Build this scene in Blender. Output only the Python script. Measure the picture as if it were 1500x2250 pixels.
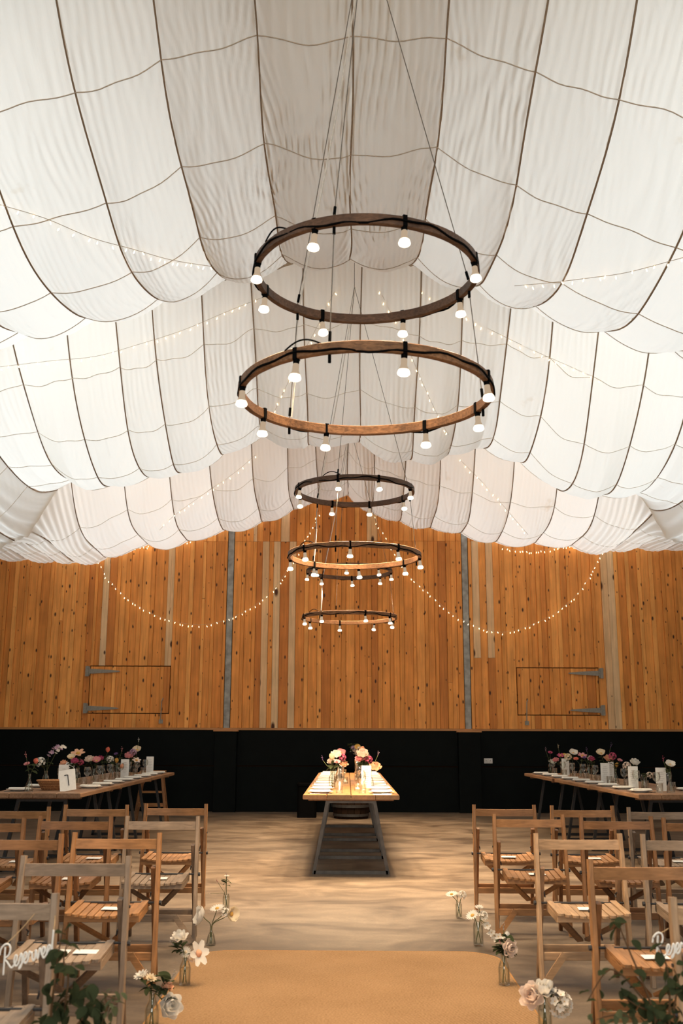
import bpy, math, random
import numpy as np
from mathutils import Matrix, Vector, Euler

for o in list(bpy.data.objects):
    bpy.data.objects.remove(o)
SC = bpy.context.scene
COL = SC.collection
RND = random.Random(7)
PI = math.pi
W, H, FPX = 1500.0, 2250.0, 2187.5
R = math.radians

# ------------------------------------------------------------------ camera
CAM_H, TILT, YAW, ROLL = 1.33, R(12.55), R(0.31), R(0.2)
cd = bpy.data.cameras.new('camera')
cam = bpy.data.objects.new('camera', cd)
COL.objects.link(cam)
cd.sensor_fit = 'VERTICAL'
cd.sensor_height = 36.0
cd.lens = 35.0
cd.clip_end = 200
cd.dof.use_dof = True
cd.dof.focus_distance = 9.5
cd.dof.aperture_fstop = 4.0
CROT = Matrix.Rotation(YAW, 4, 'Z') @ Matrix.Rotation(PI / 2 + TILT, 4, 'X') @ Matrix.Rotation(ROLL, 4, 'Z')
CAMP = Vector((0, 0, CAM_H))
cam.matrix_world = Matrix.Translation(CAMP) @ CROT
SC.camera = cam

# ------------------------------------------------------------------ colour management, world
SC.view_settings.view_transform = 'Standard'
SC.view_settings.look = 'None'
SC.view_settings.gamma = 1.0
SC.view_settings.use_curve_mapping = False
SC.view_settings.exposure = 0.0
wd = bpy.data.worlds.new('world')
SC.world = wd
wd.use_nodes = True
bg = wd.node_tree.nodes['Background']
bg.inputs[0].default_value = (0.75, 0.85, 1.0, 1)
bg.inputs[1].default_value = 0.6


def area(name, loc, size, size_y, power, col, rot=(0, 0, 0)):
    l = bpy.data.lights.new(name, 'AREA')
    l.shape = 'RECTANGLE'
    l.size, l.size_y, l.energy, l.color = size, size_y, power, col
    o = bpy.data.objects.new(name, l)
    o.location = loc
    o.rotation_euler = rot
    COL.objects.link(o)
    return o


# daylight falling through the roof lights above the drapes, both slopes of the roof
DAY = (0.915, 1.0, 1.04)
for yc, ly, pw in ((-2.4, 4.4, 145), (3.0, 4.4, 157), (8.6, 4.6, 173), (13.5, 4.2, 170), (16.9, 1.8, 108)):
    for s in (-1, 1):
        area('roof_daylight', (s * 4.0, yc, 7.25), 3.1, ly, pw, DAY, (0, s * R(17), 0))
# added frontal fill light, set in an assumed doorway behind the camera
area('door_daylight', (0, -5.6, 2.0), 4.0, 3.4, 420, (1.0, 0.94, 0.85), (R(90), 0, 0))


# ------------------------------------------------------------------ pixel measurement helpers
def ray(px, py):
    v = Vector(((px - W / 2) / FPX, -(py - H / 2) / FPX, -1))
    return (CROT.to_3x3() @ v)


def at_z(px, py, z):
    d = ray(px, py)
    return CAMP + d * ((z - CAM_H) / d.z)


def at_y(px, py, y):
    d = ray(px, py)
    return CAMP + d * (y / d.y)


# ------------------------------------------------------------------ node materials
def new_mat(name):
    m = bpy.data.materials.new(name)
    m.use_nodes = True
    nt = m.node_tree
    for n in list(nt.nodes):
        nt.nodes.remove(n)
    out = nt.nodes.new('ShaderNodeOutputMaterial')
    return m, nt, out


def pbsdf(nt, out, rough=0.6, spec=0.4, metal=0.0):
    b = nt.nodes.new('ShaderNodeBsdfPrincipled')
    b.inputs['Roughness'].default_value = rough
    b.inputs['Specular IOR Level'].default_value = spec
    b.inputs['Metallic'].default_value = metal
    nt.links.new(b.outputs[0], out.inputs[0])
    return b


def plain(name, col, rough=0.6, spec=0.4, metal=0.0, var=0.12, scale=40):
    m, nt, out = new_mat(name)
    b = pbsdf(nt, out, rough, spec, metal)
    tc = nt.nodes.new('ShaderNodeTexCoord')
    n = nt.nodes.new('ShaderNodeTexNoise')
    n.inputs['Scale'].default_value = scale
    nt.links.new(tc.outputs['Object'], n.inputs['Vector'])
    r = nt.nodes.new('ShaderNodeValToRGB')
    r.color_ramp.elements[0].position = 0.3
    r.color_ramp.elements[1].position = 0.7
    r.color_ramp.elements[0].color = (*[c * (1 - var) for c in col], 1)
    r.color_ramp.elements[1].color = (*[min(1, c * (1 + var)) for c in col], 1)
    nt.links.new(n.outputs[0], r.inputs[0])
    nt.links.new(r.outputs[0], b.inputs['Base Color'])
    return m


def wood(name, cols, axis='Z', grain=9.0, stretch=14.0, rough=0.55, knots=0.0, vary=0.18, bump=0.15, spec=0.3, dark=0.55, pos=None):
    """cols: list of colours picked by the object's random number; grain runs along axis."""
    m, nt, out = new_mat(name)
    L = nt.links.new
    b = pbsdf(nt, out, rough, spec)
    tc = nt.nodes.new('ShaderNodeTexCoord')
    oi = nt.nodes.new('ShaderNodeObjectInfo')
    off = nt.nodes.new('ShaderNodeVectorMath')
    off.operation = 'ADD'
    mul = nt.nodes.new('ShaderNodeMath')
    mul.operation = 'MULTIPLY'
    mul.inputs[1].default_value = 37.0
    L(oi.outputs['Random'], mul.inputs[0])
    cmb = nt.nodes.new('ShaderNodeCombineXYZ')
    for i in range(3):
        L(mul.outputs[0], cmb.inputs[i])
    L(tc.outputs['Object'], off.inputs[0])
    L(cmb.outputs[0], off.inputs[1])
    mp = nt.nodes.new('ShaderNodeMapping')
    s = [1.0, 1.0, 1.0]
    s['XYZ'.index(axis)] = 1.0 / stretch
    mp.inputs['Scale'].default_value = s
    L(off.outputs[0], mp.inputs[0])
    n1 = nt.nodes.new('ShaderNodeTexNoise')
    n1.inputs['Scale'].default_value = grain * 6
    n1.inputs['Detail'].default_value = 5
    n1.inputs['Distortion'].default_value = 0.6
    L(mp.outputs[0], n1.inputs['Vector'])
    n2 = nt.nodes.new('ShaderNodeTexNoise')
    n2.inputs['Scale'].default_value = grain * 0.5
    n2.inputs['Detail'].default_value = 3
    L(off.outputs[0], n2.inputs['Vector'])
    ramp = nt.nodes.new('ShaderNodeValToRGB')
    ramp.color_ramp.interpolation = 'CONSTANT' if len(cols) > 2 else 'LINEAR'
    els = ramp.color_ramp.elements
    while len(els) < len(cols):
        els.new(0.5)
    for i, c in enumerate(cols):
        els[i].position = i / len(cols) if len(cols) > 1 else 0
        els[i].color = (*c, 1)
    L(oi.outputs['Random'], ramp.inputs[0])
    g = nt.nodes.new('ShaderNodeMapRange')
    g.inputs[1].default_value = 0.3
    g.inputs[2].default_value = 0.7
    g.inputs[3].default_value = 1 - vary
    g.inputs[4].default_value = 1 + vary
    L(n1.outputs[0], g.inputs[0])
    g2 = nt.nodes.new('ShaderNodeMapRange')
    g2.inputs[1].default_value = 0.3
    g2.inputs[2].default_value = 0.7
    g2.inputs[3].default_value = 1 - vary * 0.8
    g2.inputs[4].default_value = 1 + vary * 0.8
    L(n2.outputs[0], g2.inputs[0])
    mm = nt.nodes.new('ShaderNodeMath')
    mm.operation = 'MULTIPLY'
    L(g.outputs[0], mm.inputs[0])
    L(g2.outputs[0], mm.inputs[1])
    vm = nt.nodes.new('ShaderNodeVectorMath')
    vm.operation = 'SCALE'
    L(ramp.outputs[0], vm.inputs[0])
    L(mm.outputs[0], vm.inputs['Scale'])
    last = vm.outputs[0]
    if knots:
        sx = nt.nodes.new('ShaderNodeSeparateXYZ')
        L(off.outputs[0], sx.inputs[0])
        zz = nt.nodes.new('ShaderNodeMath')
        zz.operation = 'MULTIPLY'
        zz.inputs[1].default_value = 0.45
        L(sx.outputs['XYZ'.index(axis)], zz.inputs[0])
        cx = nt.nodes.new('ShaderNodeCombineXYZ')
        L(sx.outputs['YXX'['XYZ'.index(axis)]], cx.inputs[0])
        L(zz.outputs[0], cx.inputs[1])
        v = nt.nodes.new('ShaderNodeTexVoronoi')
        v.voronoi_dimensions = '2D'
        v.inputs['Scale'].default_value = knots
        v.inputs['Randomness'].default_value = 1.0
        L(cx.outputs[0], v.inputs['Vector'])
        sep = nt.nodes.new('ShaderNodeSeparateColor')
        L(v.outputs['Color'], sep.inputs[0])
        th = nt.nodes.new('ShaderNodeMath')
        th.operation = 'MULTIPLY_ADD'
        th.inputs[1].default_value = 0.105
        th.inputs[2].default_value = -0.01
        L(sep.outputs[0], th.inputs[0])
        dv = nt.nodes.new('ShaderNodeMath')
        dv.operation = 'DIVIDE'
        L(v.outputs['Distance'], dv.inputs[0])
        mx = nt.nodes.new('ShaderNodeMath')
        mx.operation = 'MAXIMUM'
        mx.inputs[1].default_value = 0.0001
        L(th.outputs[0], mx.inputs[0])
        L(mx.outputs[0], dv.inputs[1])
        kr = nt.nodes.new('ShaderNodeMapRange')
        kr.inputs[1].default_value = 0.7
        kr.inputs[2].default_value = 1.5
        kr.inputs[3].default_value = 1.0
        kr.inputs[4].default_value = 0.0
        L(dv.outputs[0], kr.inputs[0])
        mixk = nt.nodes.new('ShaderNodeMix')
        mixk.data_type = 'RGBA'
        L(kr.outputs[0], mixk.inputs[0])
        L(last, mixk.inputs[6])
        mixk.inputs[7].default_value = (0.07, 0.022, 0.008, 1)
        last = mixk.outputs[2]
    L(last, b.inputs['Base Color'])
    bp = nt.nodes.new('ShaderNodeBump')
    bp.inputs['Strength'].default_value = bump
    bp.inputs['Distance'].default_value = 0.004
    L(n1.outputs[0], bp.inputs['Height'])
    L(bp.outputs[0], b.inputs['Normal'])
    return m


def emit(name, col, strength):
    m, nt, out = new_mat(name)
    e = nt.nodes.new('ShaderNodeEmission')
    e.inputs[0].default_value = (*col, 1)
    e.inputs[1].default_value = strength
    nt.links.new(e.outputs[0], out.inputs[0])
    return m


def glass(name, tint=(0.975, 0.985, 0.97), refl=0.08):
    m, nt, out = new_mat(name)
    t = nt.nodes.new('ShaderNodeBsdfTransparent')
    t.inputs[0].default_value = (*tint, 1)
    g = nt.nodes.new('ShaderNodeBsdfGlossy')
    g.inputs['Roughness'].default_value = 0.04
    f = nt.nodes.new('ShaderNodeLayerWeight')
    f.inputs[0].default_value = 0.25
    mr = nt.nodes.new('ShaderNodeMapRange')
    mr.inputs[3].default_value = refl * 0.5
    mr.inputs[4].default_value = min(1, refl * 6)
    nt.links.new(f.outputs['Fresnel'], mr.inputs[0])
    mix = nt.nodes.new('ShaderNodeMixShader')
    nt.links.new(mr.outputs[0], mix.inputs[0])
    nt.links.new(t.outputs[0], mix.inputs[1])
    nt.links.new(g.outputs[0], mix.inputs[2])
    nt.links.new(mix.outputs[0], out.inputs[0])
    return m


def petal_mat(name, col, trans=0.35):
    m, nt, out = new_mat(name)
    d = nt.nodes.new('ShaderNodeBsdfDiffuse')
    d.inputs[0].default_value = (*col, 1)
    t = nt.nodes.new('ShaderNodeBsdfTranslucent')
    t.inputs[0].default_value = (*col, 1)
    mix = nt.nodes.new('ShaderNodeMixShader')
    mix.inputs[0].default_value = trans
    nt.links.new(d.outputs[0], mix.inputs[1])
    nt.links.new(t.outputs[0], mix.inputs[2])
    nt.links.new(mix.outputs[0], out.inputs[0])
    tc = nt.nodes.new('ShaderNodeTexCoord')
    n = nt.nodes.new('ShaderNodeTexNoise')
    n.inputs['Scale'].default_value = 60
    nt.links.new(tc.outputs['Object'], n.inputs['Vector'])
    mr = nt.nodes.new('ShaderNodeMapRange')
    mr.inputs[3].default_value = 0.82
    mr.inputs[4].default_value = 1.1
    nt.links.new(n.outputs[0], mr.inputs[0])
    vm = nt.nodes.new('ShaderNodeVectorMath')
    vm.operation = 'SCALE'
    vm.inputs[0].default_value = col
    nt.links.new(mr.outputs[0], vm.inputs['Scale'])
    nt.links.new(vm.outputs[0], d.inputs[0])
    return m


def fabric_mat():
    m, nt, out = new_mat('drape_fabric')
    L = nt.links.new
    tc = nt.nodes.new('ShaderNodeTexCoord')
    mp = nt.nodes.new('ShaderNodeMapping')
    mp.inputs['Scale'].default_value = (26, 3.2, 3.2)
    L(tc.outputs['Object'], mp.inputs[0])
    n = nt.nodes.new('ShaderNodeTexNoise')
    n.inputs['Scale'].default_value = 1.0
    n.inputs['Detail'].default_value = 3
    n.inputs['Distortion'].default_value = 0.15
    L(mp.outputs[0], n.inputs['Vector'])
    bp = nt.nodes.new('ShaderNodeBump')
    bp.inputs['Strength'].default_value = 0.22
    bp.inputs['Distance'].default_value = 0.01
    L(n.outputs[0], bp.inputs['Height'])
    d = nt.nodes.new('ShaderNodeBsdfDiffuse')
    t = nt.nodes.new('ShaderNodeBsdfTranslucent')
    # faint age spots
    sp = nt.nodes.new('ShaderNodeTexNoise')
    sp.inputs['Scale'].default_value = 2.3
    sp.inputs['Detail'].default_value = 8
    L(tc.outputs['Object'], sp.inputs['Vector'])
    rp = nt.nodes.new('ShaderNodeValToRGB')
    rp.color_ramp.elements[0].position = 0.2
    rp.color_ramp.elements[0].color = (0.62, 0.55, 0.45, 1)
    rp.color_ramp.elements[1].position = 0.3
    rp.color_ramp.elements[1].color = (0.86, 0.86, 0.83, 1)
    L(sp.outputs[0], rp.inputs[0])
    d.inputs[0].default_value = (0.90, 0.785, 0.63, 1)
    L(rp.outputs[0], t.inputs[0])
    L(bp.outputs[0], d.inputs['Normal'])
    L(bp.outputs[0], t.inputs['Normal'])
    mix = nt.nodes.new('ShaderNodeMixShader')
    mix.inputs[0].default_value = 0.5
    L(d.outputs[0], mix.inputs[1])
    L(t.outputs[0], mix.inputs[2])
    L(mix.outputs[0], out.inputs[0])
    return m


def floor_mat():
    m, nt, out = new_mat('polished_concrete')
    L = nt.links.new
    b = pbsdf(nt, out, 0.45, 0.35)
    tc = nt.nodes.new('ShaderNodeTexCoord')
    mp = nt.nodes.new('ShaderNodeMapping')
    mp.inputs['Scale'].default_value = (0.55, 0.9, 1)
    mp.inputs['Location'].default_value = (3.3, 7.1, 0)
    L(tc.outputs['Object'], mp.inputs[0])
    n1 = nt.nodes.new('ShaderNodeTexNoise')
    n1.inputs['Scale'].default_value = 2.5
    n1.inputs['Detail'].default_value = 10
    n1.inputs['Roughness'].default_value = 0.62
    n1.inputs['Distortion'].default_value = 0.7
    L(mp.outputs[0], n1.inputs['Vector'])
    r1 = nt.nodes.new('ShaderNodeValToRGB')
    e = r1.color_ramp.elements
    e[0].position = 0.33
    e[0].color = (0.059, 0.041, 0.027, 1)
    e[1].position = 0.68
    e[1].color = (0.202, 0.152, 0.104, 1)
    k = e.new(0.5)
    k.color = (0.130, 0.095, 0.064, 1)
    L(n1.outputs[0], r1.inputs[0])
    n2 = nt.nodes.new('ShaderNodeTexNoise')
    n2.inputs['Scale'].default_value = 55
    n2.inputs['Detail'].default_value = 4
    L(tc.outputs['Object'], n2.inputs['Vector'])
    mr = nt.nodes.new('ShaderNodeMapRange')
    mr.inputs[1].default_value = 0.3
    mr.inputs[2].default_value = 0.7
    mr.inputs[3].default_value = 0.9
    mr.inputs[4].default_value = 1.1
    L(n2.outputs[0], mr.inputs[0])
    n4 = nt.nodes.new('ShaderNodeTexNoise')
    n4.inputs['Scale'].default_value = 7
    n4.inputs['Detail'].default_value = 6
    n4.inputs['Distortion'].default_value = 0.8
    L(mp.outputs[0], n4.inputs['Vector'])
    m4 = nt.nodes.new('ShaderNodeMapRange')
    m4.inputs[1].default_value = 0.3
    m4.inputs[2].default_value = 0.7
    m4.inputs[3].default_value = 0.85
    m4.inputs[4].default_value = 1.14
    L(n4.outputs[0], m4.inputs[0])
    mq = nt.nodes.new('ShaderNodeMath')
    mq.operation = 'MULTIPLY'
    L(mr.outputs[0], mq.inputs[0])
    L(m4.outputs[0], mq.inputs[1])
    vm = nt.nodes.new('ShaderNodeVectorMath')
    vm.operation = 'SCALE'
    L(r1.outputs[0], vm.inputs[0])
    L(mq.outputs[0], vm.inputs['Scale'])
    L(vm.outputs[0], b.inputs['Base Color'])
    rr = nt.nodes.new('ShaderNodeMapRange')
    rr.inputs[3].default_value = 0.38
    rr.inputs[4].default_value = 0.62
    L(n1.outputs[0], rr.inputs[0])
    L(rr.outputs[0], b.inputs['Roughness'])
    return m


def coir_mat():
    m, nt, out = new_mat('woven_coir')
    L = nt.links.new
    b = pbsdf(nt, out, 0.95, 0.05)
    tc = nt.nodes.new('ShaderNodeTexCoord')
    mp = nt.nodes.new('ShaderNodeMapping')
    mp.inputs['Rotation'].default_value = (0, 0, R(38))
    L(tc.outputs['Object'], mp.inputs[0])
    w = nt.nodes.new('ShaderNodeTexWave')
    w.inputs['Scale'].default_value = 22
    w.inputs['Distortion'].default_value = 1.2
    w.inputs['Detail'].default_value = 2
    w.inputs['Detail Scale'].default_value = 3
    L(mp.outputs[0], w.inputs['Vector'])
    n = nt.nodes.new('ShaderNodeTexNoise')
    n.inputs['Scale'].default_value = 90
    n.inputs['Detail'].default_value = 5
    L(tc.outputs['Object'], n.inputs['Vector'])
    n3 = nt.nodes.new('ShaderNodeTexNoise')
    n3.inputs['Scale'].default_value = 1.8
    n3.inputs['Detail'].default_value = 4
    L(tc.outputs['Object'], n3.inputs['Vector'])
    ad = nt.nodes.new('ShaderNodeMath')
    ad.operation = 'MULTIPLY_ADD'
    ad.inputs[1].default_value = 0.5
    L(w.outputs[1], ad.inputs[0])
    L(n.outputs[0], ad.inputs[2])
    a2 = nt.nodes.new('ShaderNodeMath')
    a2.operation = 'MULTIPLY_ADD'
    a2.inputs[1].default_value = 0.7
    L(n3.outputs[0], a2.inputs[0])
    L(ad.outputs[0], a2.inputs[2])
    r = nt.nodes.new('ShaderNodeValToRGB')
    r.color_ramp.elements[0].position = 0.45
    r.color_ramp.elements[0].color = (0.17, 0.097, 0.044, 1)
    r.color_ramp.elements[1].position = 1.4 if False else 1.0
    r.color_ramp.elements[1].color = (0.35, 0.215, 0.112, 1)
    sc = nt.nodes.new('ShaderNodeMath')
    sc.operation = 'MULTIPLY'
    sc.inputs[1].default_value = 0.72
    L(a2.outputs[0], sc.inputs[0])
    L(sc.outputs[0], r.inputs[0])
    L(r.outputs[0], b.inputs['Base Color'])
    bp = nt.nodes.new('ShaderNodeBump')
    bp.inputs['Strength'].default_value = 0.5
    bp.inputs['Distance'].default_value = 0.006
    L(ad.outputs[0], bp.inputs['Height'])
    L(bp.outputs[0], b.inputs['Normal'])
    return m


M = {}
M['floor'] = floor_mat()
M['coir'] = coir_mat()
M['coir_edge'] = plain('coir_binding', (0.40, 0.20, 0.07), 0.9, 0.1)
M['fabric'] = fabric_mat()
M['seam'] = plain('seam_tape', (0.58, 0.49, 0.39), 0.9, 0.05)
M['seam_pale'] = plain('pale_seam_tape', (0.78, 0.71, 0.60), 0.9, 0.05)  # same tape made paler: backlight painted into its colour
M['cordm'] = plain('drape_cord', (0.33, 0.25, 0.175), 0.9, 0.05)
M['plank'] = wood('larch_board', [(0.741, 0.282, 0.060), (0.811, 0.321, 0.071), (0.690, 0.251, 0.050), (0.862, 0.361, 0.086),
                                  (0.777, 0.298, 0.063), (0.604, 0.212, 0.043), (0.828, 0.337, 0.077)], 'Z', 4.0, 16, 0.6, knots=6.5, vary=0.16)
M['plank_strip'] = wood('larch_strip', [(0.793, 0.314, 0.069), (0.725, 0.274, 0.057), (0.896, 0.392, 0.098), (0.759, 0.298, 0.063)], 'Z', 4.0, 16, 0.6, knots=6.5, vary=0.16)
M['plank_pale'] = wood('pale_board', [(0.78, 0.52, 0.28), (0.74, 0.46, 0.23)], 'Z', 4.0, 16, 0.65, knots=3.0, vary=0.15)
M['backing'] = plain('dark_gap', (0.05, 0.022, 0.010), 0.9, 0.1)
M['dado'] = plain('black_green_paint', (0.0030, 0.0042, 0.0036), 0.6, 0.08, var=0.2, scale=3)
M['trimwood'] = wood('trim_wood', [(0.45, 0.20, 0.075), (0.5, 0.24, 0.09)], 'X', 5, 14, 0.6)
M['steel'] = plain('galvanised_steel', (0.30, 0.285, 0.25), 0.5, 0.5, 0.35, var=0.3, scale=9)
M['darksteel'] = plain('raw_steel', (0.07, 0.06, 0.05), 0.42, 0.5, 0.6, var=0.25, scale=14)
M['blacksteel'] = plain('black_steel', (0.035, 0.034, 0.034), 0.45, 0.5, 0.3)
M['hinge'] = plain('grey_hinge', (0.30, 0.27, 0.22), 0.5, 0.4, 0.4)
M['black'] = plain('black_plastic', (0.002, 0.002, 0.002), 0.7, 0.05)
M['wallside'] = plain('side_wall_paint', (0.10, 0.07, 0.045), 0.8, 0.2)
M['roof'] = plain('roof_board', (0.30, 0.24, 0.18), 0.9, 0.1)
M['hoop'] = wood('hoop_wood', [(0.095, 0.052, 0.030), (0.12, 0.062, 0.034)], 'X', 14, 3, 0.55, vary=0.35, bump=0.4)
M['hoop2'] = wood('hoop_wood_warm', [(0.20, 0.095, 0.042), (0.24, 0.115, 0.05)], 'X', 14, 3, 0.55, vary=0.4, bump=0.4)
M['bulb'] = emit('lit_bulb', (1.0, 0.84, 0.62), 3.2)
M['neck'] = emit('lit_bulb_neck', (1.0, 0.74, 0.50), 0.5)
M['fairy'] = emit('lit_fairy_bulb', (1.0, 0.72, 0.36), 7.0)
M['wire'] = plain('thin_wire', (0.16, 0.13, 0.10), 0.6, 0.3)
M['wirewhite'] = plain('white_flex', (0.75, 0.70, 0.62), 0.6, 0.3)
M['fairywire'] = plain('clear_wire', (0.50, 0.42, 0.32), 0.6, 0.3)
M['table'] = wood('table_board', [(0.209, 0.107, 0.040), (0.266, 0.125, 0.048), (0.213, 0.096, 0.037)], 'Y', 7, 14, 0.42, knots=2.2, vary=0.2)
M['tablegrey'] = wood('worn_table_board', [(0.244, 0.137, 0.074), (0.281, 0.159, 0.085), (0.222, 0.126, 0.070)], 'Y', 7, 14, 0.5, knots=2.2, vary=0.25)
CH = {
    'honey': [(0.31, 0.150, 0.058), (0.35, 0.172, 0.068)],
    'brown': [(0.23, 0.108, 0.044), (0.265, 0.127, 0.053)],
    'pale': [(0.385, 0.24, 0.13), (0.43, 0.275, 0.155)],
    'grey': [(0.27, 0.19, 0.127), (0.305, 0.22, 0.15)],
}
for k, c in CH.items():
    for ax in 'XYZ':
        M[f'chair_{k}_{ax}'] = wood(f'{k}_chair_wood_{ax.lower()}', c, ax, 12, 10, 0.5, vary=0.22)
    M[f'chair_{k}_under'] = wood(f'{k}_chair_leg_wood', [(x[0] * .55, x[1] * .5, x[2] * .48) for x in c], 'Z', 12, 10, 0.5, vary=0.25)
M['paper'] = plain('white_card', (0.84, 0.82, 0.76), 0.7, 0.2, var=0.03)
M['linen'] = plain('white_linen', (0.80, 0.77, 0.70), 0.85, 0.1, var=0.05)
M['china'] = plain('white_china', (0.62, 0.60, 0.56), 0.2, 0.5, var=0.02)
M['cutlery'] = plain('steel_cutlery', (0.22, 0.20, 0.18), 0.25, 0.5, 0.9)
M['ink'] = plain('dark_ink', (0.03, 0.03, 0.03), 0.7, 0.1)
M['glass'] = glass('clear_glass')
M['water'] = glass('vase_water', (0.97, 0.98, 0.965), 0.04)
M['wax'] = plain('candle_wax', (0.80, 0.74, 0.62), 0.6, 0.3)
M['flame'] = emit('candle_flame', (1.0, 0.6, 0.22), 6.0)
M['wicker'] = plain('basket_cane', (0.40, 0.19, 0.08), 0.7, 0.2, var=0.3, scale=90)
M['wicker2'] = plain('dark_basket_cane', (0.26, 0.11, 0.045), 0.7, 0.2, var=0.3, scale=90)
M['bread'] = plain('bread_crust', (0.48, 0.25, 0.09), 0.8, 0.1, var=0.3)
M['twine'] = plain('jute_twine', (0.50, 0.34, 0.18), 0.9, 0.05)
M['sign'] = plain('white_painted_wood', (0.86, 0.83, 0.76), 0.5, 0.3, var=0.03)
M['stem'] = plain('flower_stem', (0.085, 0.10, 0.035), 0.6, 0.3)
M['leafm'] = petal_mat('dark_leaf', (0.050, 0.062, 0.030), 0.3)
M['leaf2'] = petal_mat('sage_leaf', (0.10, 0.115, 0.06), 0.25)
M['twig'] = plain('brown_twig', (0.11, 0.062, 0.03), 0.8, 0.1)
M['barrelwood'] = wood('barrel_stave_wood', [(0.022, 0.012, 0.007), (0.017, 0.009, 0.005)], 'Z', 9, 12, 0.8, spec=.1)
for nme, c in dict(white=(0.86, 0.82, 0.74), cream=(0.84, 0.72, 0.52), peach=(0.86, 0.50, 0.32), pink=(0.78, 0.36, 0.36), coral=(0.86, 0.28, 0.19),
                   magenta=(0.52, 0.10, 0.19), lilac=(0.52, 0.36, 0.48), purple=(0.20, 0.11, 0.27), yellow=(0.80, 0.50, 0.14), blush=(0.88, 0.73, 0.61),
                   grey=(0.50, 0.46, 0.42)).items():
    M['petal_' + nme] = petal_mat(nme + '_petal', c)


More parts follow.
